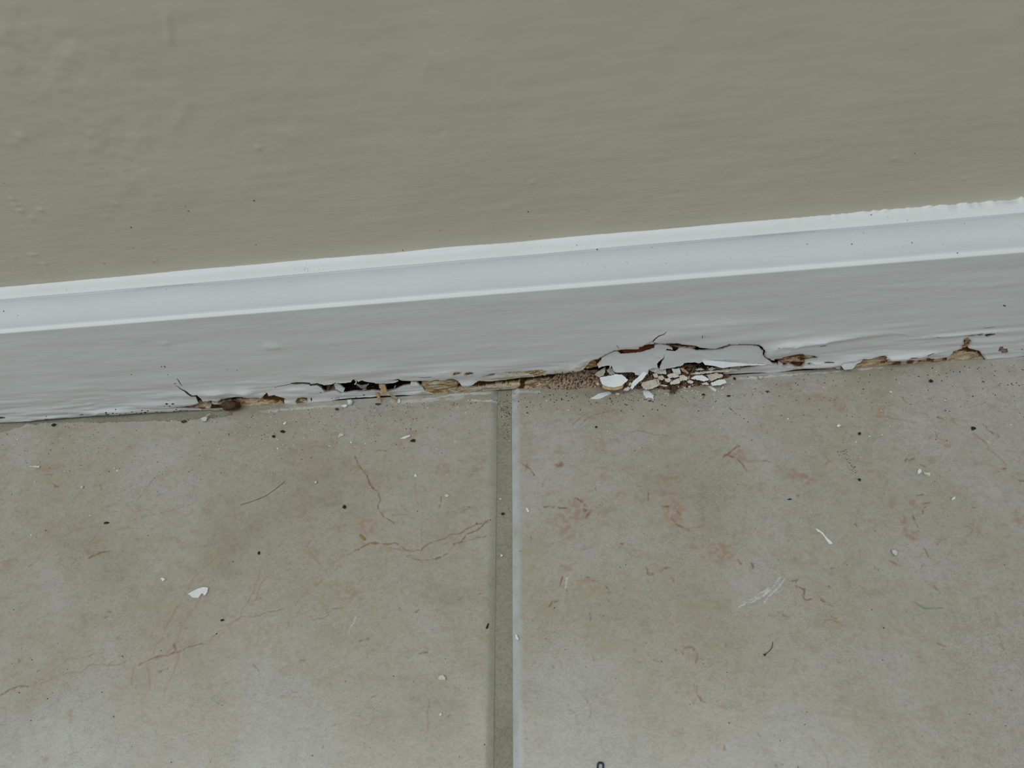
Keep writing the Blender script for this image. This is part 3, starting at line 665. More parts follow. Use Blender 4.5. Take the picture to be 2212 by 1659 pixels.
BB = {}
def build_flaps(bb):
    def flap(poly_px, u0, v0, y0, tilt, label, th=.0006, curl=0.0, seed=1, mat=M_PAINT, jit=.00013):
        p0 = hit(u0, v0, 1, y0)
        n = np.array([0, -math.cos(tilt), math.sin(tilt)])
        f = plane_map(p0, n, curl, 'c', .00012, seed)
        o = plate('paint_flap', px_poly(poly_px, f), f, th, mat, .0004, jit, bb, seed)
        o['label'] = label; return o
    flap(D([(960, 592), (1015, 600), (1062, 645), (1210, 640), (1400, 616), (1540, 578), (1612, 545), (1618, 486), (1700, 475), (1810, 500), (1900, 545), (1905, 570), (1860, 560), (1812, 545), (1790, 590), (1760, 680), (1700, 730), (1650, 772), (1655, 828), (1560, 836), (1512, 850), (1500, 915), (1440, 915), (1400, 930), (1340, 932), (1290, 920), (1280, 893), (970, 900), (940, 870), (915, 818), (905, 800), (890, 850), (876, 806), (830, 806), (760, 816), (700, 842), (680, 800), (690, 788), (735, 742), (760, 692), (850, 642)]),
         1330, 745, .0006, .0, 'large torn flap of white paint leaning out above the debris', seed=3, curl=4.0)
    flap(E5([(252, 550), (270, 545), (350, 555), (405, 563), (430, 545), (455, 520), (600, 512), (660, 522), (740, 545), (860, 535), (1000, 527), (1110, 515), (1170, 488), (1240, 458), (1300, 455), (1550, 456), (1650, 475), (1722, 545), (1708, 592), (1745, 635), (1800, 678), (1870, 742), (1800, 728), (1500, 722), (1100, 700), (900, 690), (810, 700), (760, 722), (700, 706), (550, 716), (500, 752), (470, 762), (370, 782), (335, 792), (180, 812), (175, 790), (200, 722), (240, 650)]),
         1540, 755, .0004, .02, 'cracked slab of white paint loosened from the board', seed=4, curl=2.0)
    flap(E5([(808, 690), (900, 683), (1100, 698), (1500, 733), (1785, 742), (1700, 752), (1500, 758), (1300, 772), (1250, 776), (1110, 797), (1050, 780), (1000, 766), (850, 748)]),
         1530, 786, -.0012, .75, 'pale curled lower lip of the loosened paint', seed=5, jit=.00005)
    flap(D([(1345, 500), (1400, 462), (1470, 425), (1535, 400), (1562, 398), (1612, 472), (1400, 496)]),
         1400, 741, -.0004, .12, 'small cream flake still clinging to the upper crack', seed=6, mat=M_CHIPC)
    flap(F6([(1300, 760), (1320, 738), (1500, 712), (1640, 690), (1648, 720), (1620, 750), (1545, 790), (1520, 830), (1495, 862), (1380, 882), (1345, 868), (1300, 800)]),
         1840, 780, -.0006, .4, 'white paint tab bent outwards at the bottom edge', seed=7)
    flap(F6([(832, 768), (930, 752), (1032, 738), (1010, 775), (990, 800), (900, 802)]),
         1768, 784, -.0005, .45, 'short white paint tab beside the rusty wood patch', seed=8)
    flap(F6([(1162, 792), (1200, 782), (1288, 768), (1300, 810), (1285, 872), (1240, 860), (1190, 835)]),
         1806, 790, -.0003, .2, 'cream wood tab at the bottom edge', seed=9, mat=M_CHIPC)
    flap(G7([(110, 820), (150, 790), (220, 760), (330, 722), (460, 705), (400, 755), (330, 800), (270, 840), (200, 850)]),
         1938, 770, -.0008, .5, 'white curled paint edge above the thin brown seam', seed=10)
    flap(B([(672, 388), (700, 365), (740, 395), (800, 440), (788, 470), (782, 510), (745, 505), (720, 485), (690, 450)]),
         735, 838, .0015, .15, 'torn paint tongue hanging in the dark hollow', seed=12)
    flap(B([(930, 385), (1000, 410), (1088, 390), (1050, 430), (1000, 440), (960, 410)]),
         783, 834, .004, .2, 'grey paint scrap deep inside the hollow', seed=13)
    flap(B([(1335, 380), (1400, 345), (1370, 340), (1440, 350), (1390, 372)]), 850, 824, .0002, .1, 'pointed paint sliver at the right of the hollow', seed=14)

# ------------------------------------------------------------------ floor and tiles
GAPX0, GAPX1 = None, None
JL, JR = -0.0057, 0.0002        # joint between the two tiles
MARK_PINK, MARK_RED, MARK_GREY, MARK_OLV, MARK_WHT, MARK_GRN, MARK_YEL = lin(154, 123, 104), lin(128, 89, 71), lin(108, 105, 94), lin(150, 138, 108), lin(205, 206, 206), lin(96, 128, 98), lin(170, 140, 80)
S5 = (0, 900, 3.95); S6 = (0, 1250, 3.95); S7 = (500, 900, 3.95); S8 = (500, 1250, 3.95)
R1 = (1100, 880, 3.95); R2 = (1650, 820, 3.936); R3 = (1100, 1250, 3.95); R4 = (1650, 1240, 3.936); C3 = (900, 820, 4.1475)
pk, rd, gy, ol, wh, gn, yl = MARK_PINK, MARK_RED, MARK_GREY, MARK_OLV, MARK_WHT, MARK_GRN, MARK_YEL
VEINS = [  # frame, colour, width in zoomed pixels, alpha, points
 (S6, rd, 8, .7, [(0, 990), (80, 955), (170, 910), (245, 920)]), (S6, ol, 12, .5, [(20, 890), (80, 830), (150, 800)]),
 (S6, pk, 5, .7, [(280, 910), (380, 835), (450, 790), (540, 715), (590, 685), (680, 680), (780, 655), (850, 605)]),
 (S6, pk, 6, .7, [(290, 915), (420, 870), (520, 820), (690, 795), (780, 730), (920, 740), (990, 745), (1080, 712)]), (S6, pk, 4, .6, [(920, 740), (950, 715), (990, 700)]),
 (S6, rd, 8, .75, [(1180, 740), (1290, 680), (1400, 655), (1530, 625), (1600, 585), (1750, 550)]),
 (S6, pk, 7, .7, [(1750, 550), (1850, 470), (1960, 385), (2050, 330), (2060, 280), (2120, 200), (2170, 100), (2200, 40)]), (S6, pk, 5, .5, [(1760, 555), (1870, 490), (1980, 395), (2040, 345)]), (S6, pk, 5, .5, [(1330, 690), (1420, 640), (1470, 590)]),
 (S6, pk, 4, .7, [(1310, 640), (1330, 560), (1390, 500), (1420, 400), (1470, 320), (1520, 230), (1590, 110), (1650, 20)]),
 (S6, pk, 6, .7, [(1500, 625), (1480, 570), (1520, 490), (1540, 420), (1580, 360), (1650, 260), (1700, 180)]), (S6, rd, 14, .6, [(1500, 610), (1485, 570)]),
 (S6, pk, 4, .6, [(1530, 630), (1510, 710), (1490, 780), (1430, 900), (1400, 980)]), (S6, pk, 14, .6, [(1262, 770), (1275, 850), (1280, 940)]),
 (S6, ol, 12, .5, [(1280, 950), (1220, 1020), (1210, 1120), (1260, 1190), (1280, 1260)]), (S6, pk, 5, .6, [(1150, 750), (1120, 850), (1118, 910)]),
 (S6, pk, 20, .5, [(610, 1130), (595, 1170), (610, 1220)]), (S6, gy, 14, .2, [(600, 1330), (615, 1440)]), (S6, pk, 40, .45, [(390, 1530), (385, 1560)]), (S6, rd, 14, .6, [(165, 680), (165, 710)]), (S6, rd, 10, .7, [(900, 332), (925, 325)]), (S6, rd, 8, .7, [(920, 285), (960, 285)]), (S6, rd, 8, .7, [(1005, 302), (1015, 302)]),
 (S6, rd, 10, .6, [(315, 798), (340, 788)]), (S6, rd, 16, .6, [(1350, 795), (1380, 785)]), (S6, rd, 14, .6, [(1410, 768), (1430, 764)]), (S6, ol, 60, .35, [(1130, 235), (1480, 215)]), (S6, gy, 5, .3, [(1810, 1010), (1850, 990), (1888, 1020), (1870, 1060), (1815, 1050), (1808, 1010)]),
 (S5, rd, 14, .65, [(760, 1210), (800, 1185), (850, 1165), (930, 1152)]), (S5, rd, 6, .6, [(240, 1285), (290, 1245), (335, 1215)]), (S5, pk, 8, .6, [(0, 1245), (70, 1232), (140, 1220)]), (S5, pk, 5, .6, [(550, 1165), (680, 1110), (830, 1080), (890, 1030)]),
 (S5, pk, 7, .6, [(980, 810), (1050, 815)]), (S5, pk, 6, .5, [(1105, 825), (1190, 805), (1270, 790)]), (S5, pk, 7, .6, [(1105, 895), (1160, 870)]), (S5, gy, 4, .3, [(1160, 870), (1280, 845), (1500, 790), (1620, 750)]), (S5, pk, 6, .6, [(990, 965), (1070, 950), (1190, 950)]),
 (S5, rd, 9, .65, [(440, 560), (470, 590), (500, 600)]), (S5, rd, 8, .65, [(370, 497), (410, 495), (440, 505)]), (S5, pk, 60, .4, [(340, 450), (480, 430)]), (S5, gy, 4, .3, [(1180, 700), (1260, 600), (1340, 500)]), (S5, rd, 12, .5, [(850, 590), (870, 610)]), (S5, rd, 10, .6, [(285, 855), (300, 855)]), (S5, gy, 4, .3, [(130, 805), (240, 820)]),
 (S5, pk, 5, .6, [(1590, 1460), (1680, 1340), (1750, 1290), (1870, 1170)]), (S5, pk, 12, .5, [(1500, 1240), (1580, 1250)]), (S5, pk, 10, .6, [(1600, 1280), (1650, 1275)]), (S5, pk, 18, .5, [(1700, 1420), (1730, 1380)]),
 (S7, pk, 5, .7, [(150, 1575), (200, 1470), (260, 1260)]), (S7, pk, 4, .6, [(210, 1560), (240, 1440), (300, 1370)]),
 (S7, pk, 4, .6, [(850, 1260), (960, 1190), (1060, 1140)]), (S7, rd, 7, .75, [(1060, 1140), (1190, 1075), (1320, 1085), (1410, 1085), (1480, 1135), (1620, 1145), (1680, 1080), (1820, 1040), (1860, 1005), (1950, 1000), (2020, 950), (2130, 905), (2190, 890)]),
 (S7, pk, 6, .6, [(1350, 1120), (1480, 1142), (1620, 1145)]), (S7, rd, 5, .6, [(1490, 1195), (1560, 1175), (1500, 1195), (1620, 1230), (1740, 1215)]), (S7, rd, 11, .75, [(1740, 1215), (1830, 1180), (1900, 1090), (1960, 1070), (2010, 1005), (2100, 970), (2150, 920), (2190, 880)]), (S7, rd, 6, .6, [(1940, 1090), (2050, 1050), (2175, 1020)]),
 (S7, rd, 6, .7, [(1050, 340), (1080, 410), (1160, 510), (1190, 590), (1260, 660), (1265, 720), (1245, 780), (1280, 830), (1340, 880), (1395, 910)]), (S7, pk, 5, .6, [(1080, 430), (1020, 450), (1005, 490), (1040, 490), (1090, 440)]), (S7, pk, 16, .4, [(1040, 430), (1090, 420)]),
 (S7, pk, 7, .6, [(600, 720), (640, 800), (620, 850), (560, 860)]), (S7, pk, 12, .5, [(650, 850), (730, 890)]), (S7, pk, 6, .6, [(670, 930), (690, 970), (690, 1020), (640, 1110)]), (S7, pk, 5, .6, [(660, 1130), (720, 1220), (760, 1260)]), (S7, gy, 4, .3, [(730, 560), (650, 610), (635, 670)]), (S7, rd, 10, .6, [(1790, 690), (1790, 740), (1765, 785)]),
 (S7, pk, 5, .6, [(850, 190), (890, 240), (940, 270)]), (S7, rd, 8, .6, [(1230, 300), (1280, 285), (1320, 295)]), (S7, pk, 14, .6, [(400, 1110), (470, 1040)]), (S7, gy, 5, .3, [(470, 1300), (640, 1310)]), (S7, pk, 9, .5, [(640, 240), (700, 215), (780, 210)]), (S7, pk, 9, .5, [(2060, 440), (2090, 410), (2140, 400), (2130, 450), (2080, 460)]), (S7, pk, 8, .6, [(1310, 505), (1345, 540)]), (S7, gy, 5, .3, [(1380, 850), (1440, 830), (1500, 840)]), (S7, gy, 4, .3, [(1430, 750), (1500, 810)]), (S7, pk, 6, .5, [(1560, 560), (1570, 650), (1590, 760)]), (S7, gy, 3, .3, [(1840, 860), (2060, 770)]), (S7, pk, 10, .5, [(1950, 825), (1980, 815)]), (S7, gy, 4, .2, [(1620, 900), (1625, 1110)]),
 (S8, pk, 5, .7, [(0, 375), (80, 320), (160, 335)]), (S8, rd, 7, .7, [(160, 335), (300, 295), (420, 265)]), (S8, pk, 5, .6, [(420, 265), (540, 220), (690, 80), (780, 10)]), (S8, pk, 5, .6, [(500, 290), (490, 370), (470, 440)]), (S8, pk, 4, .6, [(600, 200), (600, 250), (560, 290)]), (S8, pk, 6, .6, [(200, 180), (260, 170)]), (S8, gy, 4, .3, [(680, 345), (780, 340), (840, 312)]),
 (S8, rd, 10, .7, [(875, 255), (940, 252)]), (S8, rd, 12, .75, [(1090, 530), (1165, 517)]), (S8, rd, 12, .7, [(1610, 640), (1665, 630)]), (S8, pk, 16, .6, [(430, 1005), (500, 997)]), (S8, rd, 7, .5, [(515, 975), (555, 960)]), (S8, rd, 12, .6, [(1205, 1015), (1230, 1005)]), (S8, rd, 14, .6, [(860, 1248), (878, 1246)]), (S8, rd, 18, .6, [(770, 1440), (792, 1432)]), (S8, rd, 14, .6, [(390, 1590), (430, 1562)]), (S8, rd, 12, .6, [(2108, 133), (2135, 126)]), (S8, rd, 8, .6, [(1930, 180), (1968, 163)]), (S8, rd, 9, .6, [(1575, 285), (1595, 270)]),
 (S8, rd, 10, .5, [(1682, 1040), (1676, 1150), (1680, 1270)]), (S8, gy, 6, .2, [(1660, 880), (1680, 960), (1680, 1040)]), (S8, gy, 6, .2, [(1680, 1270), (1665, 1380)]), (S8, rd, 14, .5, [(1835, 1195), (1870, 1165)]), (S8, ol, 60, .4, [(740, 900), (940, 780)]), (S8, rd, 14, .5, [(1735, 1280), (1755, 1265)]), (S8, ol, 30, .45, [(1720, 925), (1800, 925)]), (S8, rd, 9, .45, [(1840, 965), (1860, 1000)]), (S8, rd, 8, .6, [(180, 720), (200, 760), (240, 790)]), (S8, rd, 8, .5, [(590, 690), (620, 700)]), (S8, gy, 10, .2, [(1675, 1540), (1690, 1600)]), (S8, pk, 10, .6, [(1350, 640), (1365, 690)]),
 (R1, rd, 9, .8, [(70, 460), (150, 500), (215, 580)]), (R1, rd, 16, .5, [(140, 545), (160, 480)]), (R1, rd, 34, .65, [(405, 500), (435, 485)]), (R1, rd, 8, .75, [(300, 850), (400, 850), (500, 860)]), (R1, rd, 13, .8, [(560, 765), (620, 800), (650, 840)]), (R1, rd, 20, .8, [(645, 880), (700, 885), (660, 940)]), (R1, pk, 12, .5, [(660, 840), (690, 880), (680, 990)]),
 (R1, rd, 10, .7, [(1830, 430), (1870, 390), (1960, 330)]), (R1, rd, 14, .7, [(1840, 405), (1930, 425), (2000, 500)]), (R1, pk, 8, .6, [(1945, 320), (1970, 360), (2030, 460)]), (R1, pk, 5, .6, [(2030, 460), (2200, 460)]), (R1, rd, 5, .6, [(2005, 505), (2030, 555)]), (R1, rd, 12, .6, [(1880, 5), (1910, 30), (1930, 60)]), (R1, pk, 6, .6, [(1930, 15), (2040, 20), (2130, 35)]),
 (R1, pk, 12, .5, [(1250, 590), (1480, 600)]), (R1, pk, 36, .5, [(1270, 735), (1400, 735)]), (R1, rd, 9, .7, [(1300, 850), (1360, 845)]), (R1, rd, 12, .6, [(1380, 950), (1450, 1010), (1540, 1060)]), (R1, pk, 6, .6, [(1500, 1035), (1600, 1020), (1690, 1000)]), (R1, rd, 8, .6, [(1430, 890), (1470, 920)]), (R1, rd, 14, .7, [(1165, 1360), (1190, 1410)]), (R1, rd, 26, .5, [(1195, 1415), (1225, 1415)]), (R1, rd, 9, .65, [(1290, 1405), (1320, 1375), (1370, 1372)]),
 (R1, pk, 5, .6, [(1010, 1160), (1040, 1190), (1075, 1225)]), (R1, pk, 4, .6, [(1020, 1190), (1010, 1220), (1050, 1270), (1110, 1290)]), (R1, yl, 6, .6, [(1120, 1295), (1130, 1250), (1160, 1230), (1210, 1230), (1180, 1270)]), (R1, rd, 12, .75, [(2065, 1330), (2078, 1372)]), (R1, rd, 6, .6, [(1950, 1300), (1980, 1340)]), (R1, pk, 40, .5, [(450, 1370), (500, 1370)]), (R1, rd, 8, .7, [(445, 1450), (435, 1540)]), (R1, pk, 26, .5, [(580, 1480), (720, 1475)]), (R1, rd, 7, .65, [(660, 1450), (750, 1490), (820, 1520), (855, 1585)]), (R1, rd, 10, .5, [(182, 1095), (190, 1130)]),
 (R1, gy, 4, .4, [(540, 150), (640, 60), (680, 40)]), (R1, gy, 4, .4, [(480, 150), (560, 80), (640, 40)]), (R1, gy, 4, .4, [(600, 150), (700, 70), (900, 20)]), (R1, gy, 4, .3, [(960, 225), (1080, 200), (1160, 205), (1240, 235), (1350, 240)]), (R1, gy, 4, .3, [(1250, 340), (1300, 360), (1330, 385)]), (R1, rd, 8, .5, [(735, 685), (740, 700)]), (R1, rd, 10, .5, [(790, 800), (800, 825)]), (R1, rd, 7, .6, [(1185, 735), (1190, 800)]), (R1, rd, 8, .6, [(1095, 675), (1120, 678)]), (R1, gy, 5, .2, [(1080, 740), (1095, 770), (1105, 745)]),
 (R1, rd, 7, .5, [(1390, 1450), (1405, 1500)]), (R1, pk, 8, .5, [(1100, 1540), (1090, 1590)]), (R1, rd, 8, .6, [(945, 1165), (975, 1160)]),
 (R2, rd, 16, .7, [(1870, 380), (1910, 430), (2000, 492)]), (R2, gy, 4, .3, [(1340, 260), (1400, 310)]), (R2, pk, 5, .6, [(1400, 320), (1450, 380)]), (R2, pk, 4, .6, [(940, 315), (1060, 320), (1300, 370)]), (R2, pk, 4, .6, [(1780, 460), (1860, 520), (1920, 580)]), (R2, pk, 4, .6, [(1910, 590), (1960, 630), (2040, 700)]), (R2, pk, 5, .5, [(1570, 280), (1605, 350), (1640, 385)]), (R2, rd, 7, .6, [(1470, 315), (1530, 345)]), (R2, rd, 9, .5, [(1455, 440), (1475, 490)]), (R2, pk, 12, .5, [(1480, 490), (1560, 580)]),
 (R2, rd, 9, .6, [(1200, 690), (1220, 675)]), (R2, rd, 12, .6, [(1240, 690), (1290, 660)]), (R2, rd, 12, .5, [(1330, 715), (1370, 740)]), (R2, pk, 7, .6, [(520, 640), (545, 690), (530, 730)]), (R2, pk, 3, .5, [(545, 685), (600, 715)]), (R2, rd, 8, .7, [(1310, 985), (1360, 982)]), (R2, rd, 12, .65, [(1345, 1052), (1410, 1050)]), (R2, yl, 8, .5, [(1350, 1060), (1390, 1065)]), (R2, rd, 16, .65, [(1372, 1085), (1348, 1130)]), (R2, pk, 8, .5, [(1340, 1135), (1300, 1160)]), (R2, rd, 15, .7, [(1278, 1165), (1280, 1205), (1305, 1255)]), (R2, rd, 9, .7, [(1360, 1430), (1405, 1505)]), (R2, rd, 10, .6, [(1470, 1410), (1510, 1362), (1490, 1365)]), (R2, rd, 16, .55, [(1775, 1090), (1800, 1100)]),
 (R2, pk, 4, .5, [(1620, 1350), (1700, 1345), (1750, 1320), (1780, 1280), (1775, 1190)]), (R2, rd, 10, .55, [(2035, 760), (2060, 755)]), (R2, rd, 6, .6, [(1955, 790), (1995, 785)]), (R2, rd, 7, .6, [(2165, 855), (2212, 868)]), (R2, rd, 10, .5, [(570, 1610), (600, 1605)]), (R2, rd, 10, .5, [(950, 1600), (975, 1620)]), (R2, gy, 4, .4, [(1385, 170), (1425, 165), (1450, 145)]), (R2, rd, 8, .5, [(1180, 150), (1205, 200)]), (R2, rd, 10, .5, [(530, 310), (545, 320)]), (R2, rd, 12, .6, [(862, 172), (875, 168)]), (R2, rd, 10, .6, [(280, 990), (300, 988)]), (R2, rd, 12, .6, [(770, 1232), (785, 1245)]), (R2, rd, 9, .5, [(885, 1262), (890, 1265)]), (R2, gy, 4, .2, [(550, 560), (650, 575), (740, 590)]), (R2, gy, 6, .2, [(825, 1450), (820, 1520)]), (R2, rd, 5, .5, [(1070, 1545), (1165, 1585)]), (R2, rd, 8, .5, [(1340, 1585), (1365, 1575)]), (R2, rd, 6, .4, [(0, 690), (50, 700)]),
 (R3, rd, 6, .8, [(340, 235), (370, 198), (425, 188)]), (R3, rd, 7, .55, [(1490, 650), (1480, 620), (1500, 590), (1560, 580), (1600, 630), (1612, 670), (1592, 712)]), (R3, rd, 12, .6, [(1638, 682), (1652, 690)]), (R3, rd, 10, .6, [(1420, 612), (1424, 612)]), (R3, rd, 16, .65, [(1585, 905), (1605, 985), (1640, 1040)]), (R3, rd, 10, .65, [(1640, 1045), (1690, 1068)]), (R3, rd, 12, .6, [(1570, 1060), (1590, 1035)]), (R3, rd, 12, .55, [(1770, 1055), (1795, 1055)]), (R3, pk, 8, .55, [(1740, 1080), (1810, 1087)]),
 (R3, rd, 20, .6, [(1832, 1420), (1838, 1450)]), (R3, rd, 8, .55, [(655, 1015), (675, 1070)]), (R3, rd, 8, .55, [(690, 1060), (690, 1190)]), (R3, pk, 6, .6, [(1165, 620), (1210, 672), (1290, 722)]), (R3, ol, 9, .7, [(430, 700), (440, 735), (465, 782)]), (R3, rd, 5, .5, [(385, 700), (370, 760)]), (R3, rd, 5, .5, [(700, 640), (722, 702)]), (R3, gy, 5, .3, [(500, 1110), (550, 1130), (590, 1190)]), (R3, rd, 10, .6, [(138, 1300), (140, 1302)]), (R3, rd, 10, .55, [(148, 1362), (162, 1375)]), (R3, rd, 7, .6, [(690, 300), (692, 340)]), (R3, rd, 8, .6, [(850, 170), (848, 190)]), (R3, rd, 8, .5, [(1835, 545), (1850, 580)]), (R3, gy, 8, .25, [(1330, 1370), (1290, 1550)]), (R3, ol, 8, .5, [(460, 905), (460, 945)]), (R3, pk, 9, .5, [(1205, 160), (1215, 190)]), (R3, pk, 6, .5, [(2100, 1060), (2150, 1035), (2200, 1055)]), (R3, rd, 14, .45, [(2120, 1320), (2140, 1340)]),
 (R4, rd, 9, .7, [(240, 60), (290, 40), (270, 90), (280, 110), (340, 125), (340, 150), (330, 180), (345, 215), (405, 215)]), (R4, rd, 16, .7, [(475, 205), (525, 238)]), (R4, rd, 9, .65, [(525, 238), (585, 275)]), (R4, rd, 10, .55, [(550, 103), (565, 110)]), (R4, pk, 12, .6, [(40, 345), (80, 355)]), (R4, rd, 14, .6, [(115, 340), (165, 315), (160, 345), (215, 365)]), (R4, pk, 8, .5, [(235, 355), (265, 335)]), (R4, rd, 16, .6, [(570, 365), (615, 375)]), (R4, rd, 6, .5, [(520, 390), (600, 395), (655, 415)]),
 (R4, gn, 6, .55, [(1260, 235), (1310, 262), (1350, 285)]), (R4, gn, 12, .6, [(1350, 287), (1420, 292), (1520, 296)]), (R4, rd, 8, .5, [(1430, 90), (1500, 160)]), (R4, rd, 9, .45, [(1368, 50), (1376, 62)]), (R4, rd, 10, .5, [(1485, 592), (1527, 612)]), (R4, pk, 26, .5, [(1300, 665), (1325, 700)]), (R4, pk, 20, .4, [(1165, 680), (1170, 710)]), (R4, ol, 9, .7, [(265, 720), (265, 770)]), (R4, rd, 13, .6, [(628, 742), (648, 760)]), (R4, gy, 10, .3, [(478, 855), (495, 865)]), (R4, pk, 9, .5, [(400, 1385), (470, 1460), (520, 1540), (545, 1610)]), (R4, pk, 20, .4, [(1105, 1520), (1140, 1490)]), (R4, rd, 10, .4, [(2020, 600), (2040, 640)]), (R4, rd, 8, .4, [(1960, 320), (1978, 360)]), (R4, gy, 12, .25, [(2060, 1400), (2060, 1402)]), (R4, rd, 20, .5, [(100, 1625), (105, 1630)]),
 (R4, wh, 8, .45, [(0, 185), (80, 110), (150, 30)]), (R4, wh, 5, .5, [(0, 240), (100, 140), (180, 40)]), (R3, wh, 6, .5, [(1960, 240), (2050, 200), (2200, 130)]), (R3, wh, 5, .4, [(2000, 200), (2100, 160), (2212, 80)]), (R3, wh, 10, .4, [(485, 0), (480, 80)]), (S8, wh, 5, .5, [(1000, 480), (1020, 420), (1060, 330)]),
 # white paint smears along the bottom of the board
 (C3, wh, 14, .55, [(0, 180), (200, 160), (310, 135)]), (C3, wh, 18, .5, [(310, 135), (500, 125), (660, 118)]), (C3, wh, 10, .6, [(460, 183), (560, 190), (720, 192)]), (C3, wh, 24, .5, [(720, 150), (780, 170)]), (C3, wh, 34, .5, [(830, 180), (880, 120), (900, 105)]), (C3, wh, 20, .4, [(880, 105), (1100, 110)]),
 ((600, 760, 5.53), wh, 40, 0.27, [(-100, 700), (100, 690), (400, 660), (900, 640)]), ((600, 760, 5.53), wh, 36, 0.3, [(1350, 600), (1700, 590), (2212, 545)]), ((1640, 680, 7.373), wh, 22, .5, [(-300, 1010), (100, 985), (500, 955), (1200, 905), (2000, 840)]), ((1400, 680, 6.9125), wh, 36, 0.24, [(1150, 960), (1400, 945), (1700, 940)]),
 ((300, 760, 5.53), wh, 30, 0.24, [(1450, 710), (1700, 700), (2100, 660)]),
]
